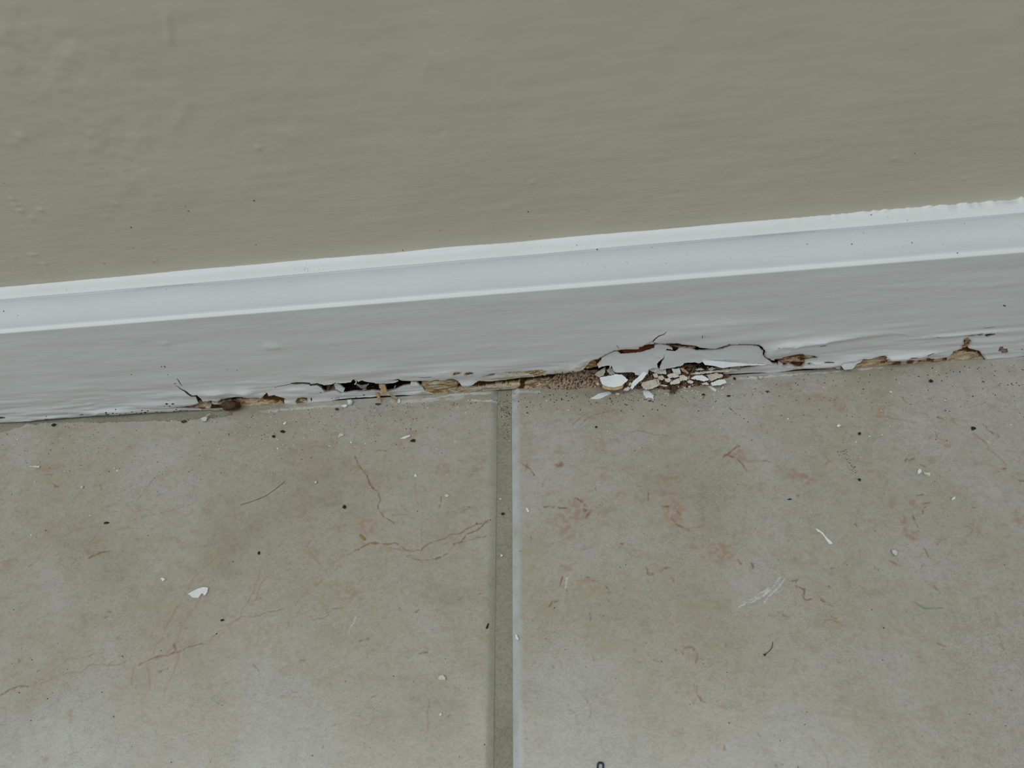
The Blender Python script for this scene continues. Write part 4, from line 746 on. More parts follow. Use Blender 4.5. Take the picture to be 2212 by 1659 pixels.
BLOTCH = [  # frame, colour, cx, cy, rx, ry (zoomed px), alpha
 (S7, pk, 1750, 450, 110, 90, .45), (S7, pk, 1150, 950, 150, 110, .5), (S7, pk, 920, 950, 80, 35, .5), (S7, pk, 1110, 1090, 170, 50, .45), (S7, pk, 1200, 620, 90, 50, .4), (S7, pk, 1000, 1500, 120, 50, .4), (S7, ol, 1300, 1120, 120, 60, .4), (S7, pk, 1840, 1020, 80, 40, .35), (S7, pk, 700, 1180, 110, 60, .35), (S7, ol, 260, 390, 70, 30, .4), (S7, pk, 1530, 170, 70, 40, .5), (S7, pk, 1440, 230, 40, 20, .5), (S7, pk, 1060, 40, 30, 40, .45), (S7, ol, 700, 1450, 250, 80, .3), (S7, pk, 2160, 120, 30, 60, .35), (S7, pk, 1970, 470, 60, 30, .4),
 (S8, ol, 900, 150, 280, 140, .4), (S8, pk, 1000, 130, 100, 50, .35), (S8, ol, 250, 550, 180, 160, .35), (S8, ol, 640, 760, 90, 100, .4), (S8, ol, 850, 450, 160, 110, .35), (S8, ol, 1240, 240, 70, 60, .35), (S8, ol, 1480, 400, 50, 40, .35), (S8, ol, 2150, 500, 60, 200, .3), (S8, ol, 450, 780, 60, 40, .35),
 (S5, ol, 400, 650, 300, 200, .25), (S5, ol, 1500, 500, 200, 120, .2), (S5, ol, 1300, 1100, 180, 100, .25), (S5, ol, 1800, 1200, 120, 120, .3), (S5, pk, 60, 1280, 70, 50, .4), (S6, ol, 200, 680, 110, 90, .4), (S6, ol, 1450, 300, 100, 60, .3), (S6, ol, 2150, 450, 150, 120, .3), (S6, pk, 2170, 740, 60, 60, .35), (S6, ol, 1200, 1050, 60, 120, .35),
 (R1, pk, 560, 900, 190, 140, .55), (R1, pk, 820, 920, 80, 70, .5), (R1, pk, 480, 1080, 170, 60, .45), (R1, pk, 1950, 400, 80, 60, .5), (R1, pk, 1400, 880, 120, 150, .5), (R1, pk, 1320, 640, 120, 40, .4), (R1, pk, 1760, 1220, 130, 100, .65), (R1, pk, 1690, 1300, 70, 50, .5), (R1, pk, 780, 310, 50, 70, .4), (R1, pk, 850, 50, 160, 40, .4), (R1, pk, 1260, 100, 90, 60, .4), (R1, pk, 900, 290, 60, 30, .35), (R1, pk, 830, 590, 70, 40, .4), (R1, pk, 960, 750, 60, 40, .4), (R1, pk, 1560, 1190, 50, 30, .45), (R1, pk, 430, 400, 50, 100, .35), (R1, pk, 500, 210, 30, 20, .4), (R1, pk, 1840, 250, 60, 50, .35), (R1, ol, 650, 1540, 180, 80, .35), (R1, yl, 1160, 1255, 35, 20, .35), (R1, pk, 1300, 1290, 70, 40, .35), (R1, ol, 200, 1300, 100, 200, .25),
 (R2, pk, 640, 220, 60, 110, .45), (R2, pk, 520, 160, 150, 50, .45), (R2, pk, 670, 410, 60, 30, .5), (R2, pk, 1540, 540, 40, 60, .4), (R2, pk, 1410, 480, 40, 50, .4), (R2, pk, 270, 800, 90, 50, .5), (R2, pk, 380, 860, 70, 55, .65), (R2, pk, 110, 750, 80, 50, .4), (R2, pk, 890, 780, 60, 30, .45), (R2, pk, 1220, 1040, 90, 70, .5), (R2, pk, 1190, 1190, 50, 80, .6), (R2, pk, 1240, 1300, 50, 60, .5), (R2, pk, 1820, 1290, 60, 80, .45), (R2, pk, 2180, 1180, 70, 110, .5), (R2, ol, 2040, 1080, 50, 30, .45), (R2, pk, 1000, 290, 80, 50, .4), (R2, pk, 1420, 690, 40, 40, .4), (R2, pk, 1260, 700, 60, 40, .4), (R2, ol, 280, 1500, 250, 130, .3), (R2, pk, 1300, 1350, 80, 20, .4), (R2, pk, 100, 240, 60, 40, .35), (R2, pk, 1080, 1040, 40, 60, .4),
 (R3, pk, 1550, 620, 80, 60, .4), (R3, pk, 1500, 950, 110, 60, .5), (R3, pk, 1450, 1320, 90, 70, .55), (R3, pk, 1370, 360, 70, 50, .45), (R3, ol, 740, 480, 170, 130, .4), (R3, ol, 1040, 820, 50, 90, .5), (R3, ol, 820, 1050, 60, 50, .5), (R3, ol, 640, 110, 160, 80, .45), (R3, ol, 340, 270, 120, 80, .4), (R3, ol, 1200, 870, 60, 50, .4), (R3, ol, 1900, 650, 200, 150, .3), (R3, ol, 1500, 900, 180, 80, .3), (R3, ol, 560, 560, 40, 40, .45), (R3, ol, 250, 1150, 160, 100, .3), (R3, pk, 770, 395, 40, 25, .45), (R3, pk, 1420, 780, 50, 30, .4), (R3, pk, 1550, 1485, 50, 25, .4), (R3, pk, 2150, 1470, 60, 40, .4), (R3, ol, 1700, 250, 250, 120, .3),
 (R4, ol, 1000, 1210, 150, 60, .4), (R4, ol, 740, 1240, 80, 50, .4), (R4, ol, 1400, 1190, 150, 70, .4), (R4, ol, 600, 1470, 110, 80, .45), (R4, ol, 260, 1040, 70, 60, .4), (R4, ol, 1150, 480, 240, 120, .35), (R4, ol, 1450, 600, 110, 90, .35), (R4, ol, 1920, 390, 100, 80, .4), (R4, ol, 2200, 700, 50, 120, .4), (R4, ol, 530, 420, 110, 60, .4), (R4, ol, 1650, 130, 200, 100, .3), (R4, ol, 1240, 960, 70, 60, .35), (R4, ol, 200, 100, 120, 60, .3), (R4, ol, 1700, 1250, 40, 20, .4),
]
# strip along the board where the tile stops short
GAP = zoompts(0, 760, 5.53, [(-900, 1080), (-200, 1000), (0, 965), (60, 958), (120, 945), (170, 915), (240, 900), (300, 870), (400, 868), (560, 857), (900, 846), (1200, 845), (1700, 835), (2212, 820), (2500, 795), (2700, 778), (2780, 760), (2790, 690), (2212, 690), (-900, 790)])

def build_floor():
    v = np.array([(-FARX, -1.1, -.0016), (FARX, -1.1, -.0016), (FARX, .0125, -.0016), (-FARX, .0125, -.0016), (-FARX, -1.1, -.02), (FARX, -1.1, -.02), (FARX, .0125, -.02), (-FARX, .0125, -.02)])
    f = np.array([(0, 1, 2, 3), (7, 6, 5, 4), (0, 4, 5, 1), (1, 5, 6, 2), (2, 6, 7, 3), (3, 7, 4, 0)])
    fl_ = tag(link('floor', mesh_np('floor', v, f, False), M_GROUT), kind='structure')
    TS = .33
    gap = [fl(u, v) for u, v in GAP]
    def big_tile(x0, x1, fx0, fx1, seed):
        st = .00028
        ys = np.concatenate([[-TS], np.arange(-TS + .002, -.17, .02), np.arange(-.165, .0046, st)])
        fine = np.arange(fx0, fx1, st)
        e = np.array([0, .0002, .0005, .0009, .0014, .002, .0027])
        xs = np.concatenate([x0 + e, np.arange(x0 + .004, fx0 - .001, .02), fine[(fine > x0 + .0032) & (fine < x1 - .0032)], np.arange(fx1 + .004, x1 - .004, .02), (x1 - e)[::-1]])
        xs = np.unique(np.round(xs, 7))
        Xg, Yg = np.meshgrid(xs, ys)
        wob = (vnoise(Yg * 60, Yg * 0 + seed, 91) - .5) * .0006 + (vnoise(Yg * 320, Yg * 0, 93) - .5) * .0003
        d = np.minimum(Xg - x0, x1 - Xg) + np.where(np.minimum(Xg - x0, x1 - Xg) < .006, wob * np.clip(np.minimum(Xg - x0, x1 - Xg) / .002, 0, 1), 0)
        d = np.minimum(d, Yg + TS)
        r = .0034
        q = np.clip(1 - d / r, 0, 1)
        Zg = -.0013 * q ** 2.0 + (fbm(Xg * 30, Yg * 30, 3, 96) - .5) * .0003
        Zg -= np.clip(Yg + .002, 0, 1) * .05
        rgba = np.zeros((*Xg.shape, 4)); rgba[..., :3] = MARK_PINK
        gx = (fbm(Xg * 700, Yg * 700, 4, 97) - .5); gy_ = (fbm(Xg * 700, Yg * 700, 4, 99) - .5)
        gran = fbm(Xg * 900, Yg * 900, 3, 101)
        Xw, Yw = Xg + gx * .0011, Yg + gy_ * .0011
        def box(xa, xb, ya, yb):
            return (slice(np.searchsorted(ys, ya), np.searchsorted(ys, yb)), slice(np.searchsorted(xs, xa), np.searchsorted(xs, xb)))
        def put(sl, al, c):
            cur = rgba[sl]; a0 = cur[..., 3]; an = a0 + al * (1 - a0); k = (al / np.maximum(an, 1e-6))[..., None]
            cur[..., :3] = cur[..., :3] * (1 - k) + np.array(c) * k; cur[..., 3] = an
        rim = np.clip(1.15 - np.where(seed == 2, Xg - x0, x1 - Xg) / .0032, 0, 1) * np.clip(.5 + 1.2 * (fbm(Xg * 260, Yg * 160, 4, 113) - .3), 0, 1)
        put((slice(None), slice(None)), np.clip(rim * (1.0 if seed == 2 else .5), 0, .85), lin(186, 192, 196) if seed == 2 else lin(140, 144, 132))  # bevel light painted in: bluish highlight on right tile, duller grey-green on left
        for (ox, oy, sc), c, cx, cy, rx, ry, al in BLOTCH:
            px, py = fl(ox + cx / sc, oy + cy / sc); mm = np.hypot(*(np.array(fl(ox + (cx + rx) / sc, oy + cy / sc)) - (px, py)))
            my = np.hypot(*(np.array(fl(ox + cx / sc, oy + (cy + ry) / sc)) - (px, py)))
            sl = box(px - mm * 2, px + mm * 2, py - my * 2, py + my * 2)
            if Xg[sl].size == 0: continue
            rr = np.hypot((Xg[sl] - px) / mm, (Yg[sl] - py) / my) + (fbm(Xg[sl] * 220, Yg[sl] * 220, 3, 103) - .5) * 1.5
            put(sl, np.clip((1.05 - rr) * 2.2, 0, 1) * min(1, al * 1.5) * np.clip((gran[sl] - .40) * 5, .12, 1), c)
        for (ox, oy, sc), c, wd, al, pts in VEINS:
            P = [fl(ox + u / sc, oy + v / sc) for u, v in pts]
            s0 = np.hypot(*(np.array(fl(ox + pts[0][0] / sc + 1, oy + pts[0][1] / sc)) - P[0])) / sc
            hw = max(wd * s0 * .5, .00022); pad = hw + .0015
            a = np.array(P); lo = a.min(0) - pad; hi = a.max(0) + pad
            sl = box(lo[0], hi[0], lo[1], hi[1])
            if Xg[sl].size == 0: continue
            dd = np.full(Xg[sl].shape, 9.0)
            for i in range(len(P) - 1): dd = np.minimum(dd, segdist(Xw[sl], Yw[sl], P[i], P[i + 1]))
            wv = hw * (.45 + 1.1 * vnoise(Xg[sl] * 350, Yg[sl] * 350, 107))
            put(sl, np.clip(1.5 - dd / wv * .9, 0, 1) * min(1, al * 1.45) * np.clip((gran[sl] - .26) * 4.5, .22, 1), c)
        keep = np.ones((len(ys) - 1, len(xs) - 1), bool)
        xc = (Xg[:-1, :-1] + Xg[1:, 1:]) / 2; yc = (Yg[:-1, :-1] + Yg[1:, 1:]) / 2
        jn = (fbm(xc * 420, yc * 420, 3, 109) - .5) * .0012
        keep &= ~inside(xc, yc + jn, gap)
        F = grid_faces(len(ys), len(xs), keep)
        V = np.stack([Xg, Yg, Zg], -1).reshape(-1, 3)
        used = np.unique(F); re = -np.ones(len(V), np.int64); re[used] = np.arange(len(used))
        V = V[used]; F = re[F]; ca = rgba.reshape(-1, 4)[used]
        # skirt down to the bed so that the tile has thickness
        e = np.concatenate([F[:, [0, 1]], F[:, [1, 2]], F[:, [2, 3]], F[:, [3, 0]]]); key = np.sort(e, 1)
        _, idx, cnt = np.unique(key[:, 0] * (1 << 32) + key[:, 1], return_index=True, return_counts=True); be = e[idx[cnt == 1]]
        bv = np.unique(be); mp = -np.ones(len(V), np.int64); mp[bv] = len(V) + np.arange(len(bv)); low = V[bv].copy(); low[:, 2] = -.0022; nb = len(bv)
        Q = np.stack([mp[be[:, 1]], mp[be[:, 0]], mp[be[:, 0]] + nb, mp[be[:, 1]] + nb], 1)
        V = np.concatenate([V, V[bv], low]); F = np.concatenate([F, Q]); ca = np.concatenate([ca, ca[bv], ca[bv]])
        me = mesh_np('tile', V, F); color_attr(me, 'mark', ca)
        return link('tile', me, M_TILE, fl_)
    t1 = big_tile(JL - TS, JL, -.234, JL, 1); t1['label'] = 'floor tile left of the grout joint, veined in pale pink'
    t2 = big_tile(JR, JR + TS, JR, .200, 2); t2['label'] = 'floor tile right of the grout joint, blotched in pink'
    # plain tiles beyond the frame
    bm = bmesh.new(); bmesh.ops.create_cube(bm, size=1); bmesh.ops.scale(bm, vec=(TS, TS, .006), verts=bm.verts)
    bmesh.ops.bevel(bm, geom=[e for e in bm.edges if abs(e.verts[0].co.z) + abs(e.verts[1].co.z) > .005 and e.verts[0].co.z > 0 and e.verts[1].co.z > 0], offset=.0012, segments=3, affect='EDGES', profile=.5)
    tm = bpy.data.meshes.new('plain_tile'); bm.to_mesh(tm); bm.free(); tm.materials.append(M_TILE)
    w = TS + (JR - JL); xl = [JL - TS / 2 - w, JR + TS / 2 + w]
    spots = [(x, .0 - TS / 2) for x in xl] + [(x, -TS * 1.5 - .0058) for x in (xl[0], JL - TS / 2, JR + TS / 2, xl[1])]
    for x, y in spots:
        o = link('tile', tm, None, fl_); o.location = (x, y, -.003)
    return fl_

# ------------------------------------------------------------------ loose pieces
def floor_chip(name, label, cat, poly_px, mat=None, th=.0005, lift=.0002, tilt=(0, 0), curl=0.0, axis='a', group=None, seed=1, step=.0006, jit=.00012):
    """a flat piece lying on the tiles; its outline is laid on the floor plane"""
    c = np.mean(poly_px, 0); p0 = hit(c[0], c[1], 2, th + lift)
    f = plane_map(p0, (tilt[0], tilt[1], 1.0), curl, axis, .00005, seed)
    q = px_poly(poly_px, f); o = plate(name, q, f, th, mat or M_CHIP, step, jit, None, seed)
    lo = min(v.co.z for v in o.data.vertices)
    o.location.z = .00006 - lo
    return tag(o, label, cat, group or 'paint chips scattered on the tiles')
def lump(name, label, cat, u, v, w, h, mat, z=0.0, hgt=None, rot=0.0, seed=1, group=None, at=None, flat=.7, sub=2):
    """an irregular crumb; w, h are pixel sizes in the photo"""
    p = np.array(at) if at is not None else hit(u, v, 2, z)
    s = np.linalg.norm(p - CAM) / FPX
    rx, ry = w * s / 2, h * s / 2; rz = hgt if hgt else min(rx, ry) * flat
    bm = bmesh.new(); bmesh.ops.create_icosphere(bm, subdivisions=sub, radius=1)
    rr = random.Random(seed); off = rr.uniform(0, 50)
    for q in bm.verts:
        k = 1 + .9 * (float(vnoise(q.co.x * 1.7 + off, q.co.y * 1.7 + q.co.z * 1.3, 5)) - .5)
        if sub > 2: k *= .72 + .62 * float(fbm(q.co.x * 3.1 + off, q.co.y * 3.1 + q.co.z * 2.3, 3, 9))
        q.co = Vector((q.co.x * rx * k, q.co.y * ry * k, (q.co.z * rz * k)))
    lo = min(q.co.z for q in bm.verts)
    for q in bm.verts: q.co.z -= lo
    me = bpy.data.meshes.new(name); bm.to_mesh(me); bm.free()
    for f in me.polygons: f.use_smooth = sub > 1
    o = link(name, me, mat); o.location = (p[0], p[1], p[2] + .00003); o.rotation_euler.z = rot
    return tag(o, label, cat, group or {'crumb': 'dirt crumbs on the tiles', 'paint bead': 'paint beads on the tiles'}.get(cat))
def tube(name, pts, rad, mat, label, cat, taper=None):
    V = []; F = []; n = 6
    P = [Vector(p) for p in pts]
    for i, p in enumerate(P):
        t = (P[min(i + 1, len(P) - 1)] - P[max(i - 1, 0)]).normalized(); a = t.orthogonal().normalized(); b = t.cross(a)
        r = rad * (taper[i] if taper else 1)
        for k in range(n): V.append(p + a * math.cos(k * 2 * math.pi / n) * r + b * math.sin(k * 2 * math.pi / n) * r)
    for i in range(len(P) - 1):
        for k in range(n): F.append((i * n + k, i * n + (k + 1) % n, (i + 1) * n + (k + 1) % n, (i + 1) * n + k))
    o3 = P[0]; me = bpy.data.meshes.new(name); me.from_pydata([tuple(v - o3) for v in V], [], F)
    for f in me.polygons: f.use_smooth = True
    o = link(name, me, mat); o.location = o3
    return tag(o, label, cat)
def smooth_path(pts, n=6):
    out = []
    for i in range(len(pts) - 1):
        p0 = np.array(pts[max(i - 1, 0)]); p1 = np.array(pts[i]); p2 = np.array(pts[i + 1]); p3 = np.array(pts[min(i + 2, len(pts) - 1)])
        for k in range(n):
            t = k / n; out.append(.5 * (2 * p1 + (p2 - p0) * t + (2 * p0 - 5 * p1 + 4 * p2 - p3) * t * t + (3 * p1 - p0 - 3 * p2 + p3) * t ** 3))
    out.append(np.array(pts[-1])); return out

def build_pile():
    # heap surface: rises from the floor in front of the board back into the hollow
    HP = np.array([0, -.0085, .0]); HN = np.array([0, -.60, .80])
    specs = [
     ('paint_chip', 'largest white chip in the debris pile, with a tan underside', M_CHIP, P8([(175, 640), (182, 690), (215, 740), (300, 775), (400, 780), (500, 750), (540, 710), (582, 670), (530, 630), (490, 595), (400, 590), (350, 605), (230, 625)]), .0006, (0.05, -.25, 1), .0021, .0014),
     ('paint_chip', 'long pale chip leaning diagonally just right of the largest chip', M_CHIP, P8([(605, 790), (650, 700), (740, 620), (800, 550), (862, 580), (800, 660), (700, 740), (640, 812)]), .0006, (-.2, -.55, 1), .0016, .0006),
     ('paint_chip', 'small pale scrap at the foot of the long diagonal chip', M_CHIPC, P8([(515, 825), (535, 790), (590, 775), (618, 800), (580, 830)]), .0005, (.1, -.3, 1), .0005, .0005),
     ('paint_chip', 'brown-stained chip in front of the pile, right of the diagonal chip', M_CHIPT, P8([(775, 740), (800, 705), (880, 690), (990, 655), (1002, 700), (1030, 760), (940, 800), (850, 815), (800, 800)]), .0007, (.1, -.55, 1), .0010, .0008),
     ('paint_chip', 'broad grey chip tucked under the torn paint flap', M_CHIPC, P8([(872, 490), (1000, 475), (1040, 510), (1132, 520), (1140, 590), (1040, 590), (900, 545)]), .0006, (.05, -1.1, .7), .0000, .0006),
     ('paint_chip', 'squarish grey chunk above the largest chip', M_CHIPC, P8([(270, 540), (320, 490), (380, 530), (382, 590), (310, 598)]), .0008, (-.2, -.8, .8), -.0008, .0007),
     ('paint_chip', 'tan-edged chip at the left end of the pile beneath the flap', M_CHIPT, P8([(88, 605), (150, 550), (250, 488), (248, 560), (225, 610), (170, 635)]), .0007, (-.3, -.7, .8), -.0005, .0006),
     ('paint_chip', 'rounded pinkish chip in the middle of the pile', M_CHIPT, P8([(1020, 628), (1080, 608), (1112, 660), (1070, 682), (1022, 662)]), .0007, (.1, -.7, .9), .0010, .0006),
     ('paint_chip', 'small oval chip right of the rounded pinkish chip', M_CHIPC, P8([(1108, 658), (1180, 648), (1206, 680), (1180, 706), (1120, 697)]), .0006, (0, -.6, 1), .0010, .0005),
     ('paint_chip', 'flat cream chip lying above the small oval chip', M_CHIPC, P8([(1138, 608), (1210, 578), (1290, 578), (1332, 630), (1180, 650)]), .0006, (.05, -.7, .9), .0006, .0005),
     ('paint_chip', 'upright pale chip at the top of the pile under the slab', M_CHIP, P8([(1215, 512), (1260, 520), (1330, 505), (1346, 590), (1300, 602), (1240, 572)]), .0005, (.2, -1, .5), -.0002, .0005),
     ('paint_chip', 'cream chip below the flat cream chip, touching its lower edge', M_CHIPC, P8([(1192, 705), (1260, 672), (1332, 645), (1332, 720), (1200, 747)]), .0007, (-.1, -.6, 1), .0010, .0006),
     ('paint_chip', 'wedge-shaped cream chip at the centre right of the pile', M_CHIPC, P8([(1330, 622), (1380, 600), (1442, 632), (1430, 682), (1334, 692)]), .0008, (.2, -.6, 1), .0012, .0008),
     ('paint_chip', 'white chip with jagged front edge at the right of the pile', M_CHIP, P8([(1478, 650), (1560, 610), (1650, 603), (1752, 660), (1742, 682), (1680, 697), (1580, 672)]), .0006, (.05, -.5, 1), .0010, .0006),
     ('paint_chip', 'pinkish leaf-shaped chip under the long cream splinter', M_CHIPT, P8([(1720, 600), (1850, 575), (1952, 598), (1952, 625), (1782, 692), (1742, 642)]), .0006, (.1, -.5, 1), .0010, .0007),
     ('paint_chip', 'white chip lying flat at the right end of the pile', M_CHIP, P8([(1780, 718), (1860, 680), (1970, 663), (2012, 716), (1900, 752), (1800, 762)]), .0006, (.05, -.35, 1), .0004, .0005),
     ('paint_chip', 'small cream chip with a dark nick, right of the wedge chip', M_CHIPC, P8([(1435, 692), (1480, 678), (1532, 700), (1502, 727), (1450, 717)]), .0006, (-.1, -.5, 1), .0005, .0005),
     ('paint_chip', 'pale chip partly under the jagged white chip', M_CHIPC, P8([(1640, 722), (1720, 703), (1752, 742), (1662, 748)]), .0005, (0, -.4, 1), .0003, .0004),
     ('paint_chip', 'little cream chip on top of the long splinter', M_CHIPC, P8([(1728, 527), (1800, 488), (1856, 520), (1780, 537)]), .0005, (0, -.9, .7), -.0002, .0004),
     ('paint_chip', 'thin pale chip at the left end of the long splinter', M_CHIPC, P8([(1556, 522), (1640, 503), (1682, 532), (1580, 542)]), .0005, (.1, -.9, .7), -.0006, .0004),
     ('paint_chip', 'tiny tan chip between the largest chip and the dust', M_CHIPT, P8([(112, 725), (150, 703), (167, 740), (132, 757)]), .0006, (.1, -.5, 1), .0004, .0005),
     ('wood_splinter', 'dark-edged splinter leaning beside the upright pale chip', M_TAN, P8([(1342, 500), (1380, 503), (1462, 570), (1442, 592), (1370, 546)]), .0007, (.4, -.8, .7), -.0002, .0005),
     ('wood_splinter', 'long cream splinter lying across the right of the pile', M_CHIPC, P8([(1488, 597), (1560, 570), (1800, 545), (2100, 515), (2212, 528), (2000, 560), (1700, 580), (1560, 597)]), .0008, (.05, -.9, .7), .0002, .0008),
     ('wood_flake', 'brown wood flake at the front foot of the pile', M_BROWN, P8([(1185, 845), (1240, 760), (1312, 790), (1292, 830), (1202, 866)]), .0006, (.1, -.3, 1), .0006, .0005),
     ('paint_chip', 'narrow sliver in front of the stained chip', M_CHIPC, P8([(1030, 735), (1160, 758), (1132, 772), (1040, 750)]), .0005, (.1, -.3, 1), .0006, .0004),
     ('paint_chip', 'small upright shard behind the diagonal chip', M_CHIPC, P8([(940, 590), (1000, 580), (1020, 640), (960, 650)]), .0006, (-.2, -.9, .7), .0002, .0005),
     ('paint_chip', 'grey shard between the stained and the cream chips', M_CHIPC, P8([(1005, 650), (1030, 690), (1040, 745), (1020, 735)]), .0006, (-.3, -.6, .9), .0008, .0005),
     ('paint_chip', 'pale bit wedged between largest and diagonal chips', M_CHIPC, P8([(590, 740), (620, 705), (635, 730), (605, 765)]), .0006, (.2, -.6, .9), .0004, .0005),
    ]
    n_ = HN / np.linalg.norm(HN)
    for i, (nm, lab, mat, poly, th, nrm, up, dummy) in enumerate(specs):
        c = np.mean(poly, 0); p0 = hit_plane(c[0], c[1], HP, n_) + n_ * up
        nn = np.array(nrm, float); f = plane_map(p0, nn, 0, 'a', .00012, 200 + i)
        o = plate(nm, px_poly(poly, f), f, th, mat, .0004, .00017, None, 200 + i)
        mz = min(v.co.z for v in o.data.vertices) + o.location.z
        if mz < .0001: o.location.z += .0001 - mz
        tag(o, lab, 'splinter' if 'splinter' in nm else ('flake' if 'wood' in nm else 'paint chip'), 'debris pile under the broken paint')
        if i == 0:    # tan backing layer visible along the front edge of the largest chip
            f2 = plane_map(p0 - nn / np.linalg.norm(nn) * .0007, nn, 0, 'a', .0001, 260)
            q = P8([(200, 700), (215, 745), (205, 775), (235, 805), (330, 822), (420, 818), (500, 790), (515, 750), (540, 705), (400, 640), (250, 660)])
            b = plate('wood_backing', [(x, y) for x, y in px_poly(q, f2)], f2, .0008, M_TAN, .0006, .00014, None, 261)
            b.parent = o; b.location = b.location - o.location; b['label'] = 'tan wood fibre still stuck under the chip'

    # dust heap: granular ridge at the foot of the board
    rr = np.random.default_rng(5)
    xs = np.arange(.0012, fl(1590, 845)[0], .00035); ys = np.arange(-.0085, .0035, .00035)
    Xg, Yg = np.meshgrid(xs, ys)
    prof = np.interp(Xg, [fl(u, 845)[0] for u in (1085, 1150, 1200, 1250, 1330, 1450, 1540, 1590)], [.0, .5, 1.0, 1.15, 1.1, 1.05, .7, 0])
    front = np.interp(Xg, [fl(u, 845)[0] for u in (1085, 1150, 1250, 1330, 1450, 1540, 1590)], [-.0003, .0006, .0018, .0030, .0046, .0035, .0005])
    t = np.clip((Yg + front - (fbm(Xg * 160, Xg * 0, 3, 121) - .5) * .0022) / (front + .0035), 0, 1)
    Zg = t ** 1.1 * .0052 * prof + (fbm(Xg * 800, Yg * 800, 3, 125) - .5) * .0014 * np.clip(t * 6, 0, 1) * np.clip(prof, 0, 1)
    Zg = np.where(t * prof <= .01, -.0008, Zg)
    me = mesh_np('wood_dust', np.stack([Xg, Yg, Zg], -1).reshape(-1, 3), grid_faces(*Xg.shape))
    c = np.ones((Xg.size, 4)); g = fbm(Xg * 2600, Yg * 2600, 2, 127).ravel()[:, None]; kx = np.clip((Xg.ravel() - fl(1265, 845)[0]) / .012, 0, 1)[:, None]
    light = np.array(lin(176, 158, 134)) * (1 - kx) + np.array(lin(132, 104, 82)) * kx
    dark = np.array(lin(92, 62, 42)) * (1 - kx) + np.array(lin(48, 34, 26)) * kx
    c[:, :3] = np.where(g > .42, light, dark)
    color_attr(me, 'tint', c)
    tag(link('wood_dust', me, M_WOOD), 'heap of pinkish brown wood dust at the foot of the board', 'wood dust', kind='stuff')
    return me

def crumbs(name, label, cat, pts, mat, sub=1):
    """many grains in one mesh: pts = (x, y, z, radius)"""
    bm = bmesh.new(); bmesh.ops.create_icosphere(bm, subdivisions=1, radius=1)
    bv = np.array([v.co[:] for v in bm.verts]); bf = np.array([[v.index for v in f.verts] for f in bm.faces]); bm.free()
    V = []; F = []; b = 0
    for x, y, z, r in pts:
        sc = r * (0.7 + .6 * RNG.random(3)); a = RNG.random() * 6.28; q = bv * (.45 + .85 * RNG.random((len(bv), 1))) * sc
        q = np.stack([q[:, 0] * math.cos(a) - q[:, 1] * math.sin(a), q[:, 0] * math.sin(a) + q[:, 1] * math.cos(a), q[:, 2]], 1)
        V.append(q + (x, y, z)); F.append(bf + b); b += len(bv)
    me = mesh_np(name, np.concatenate(V), np.concatenate(F), False)
    return tag(link(name, me, mat), label, cat, kind='stuff')

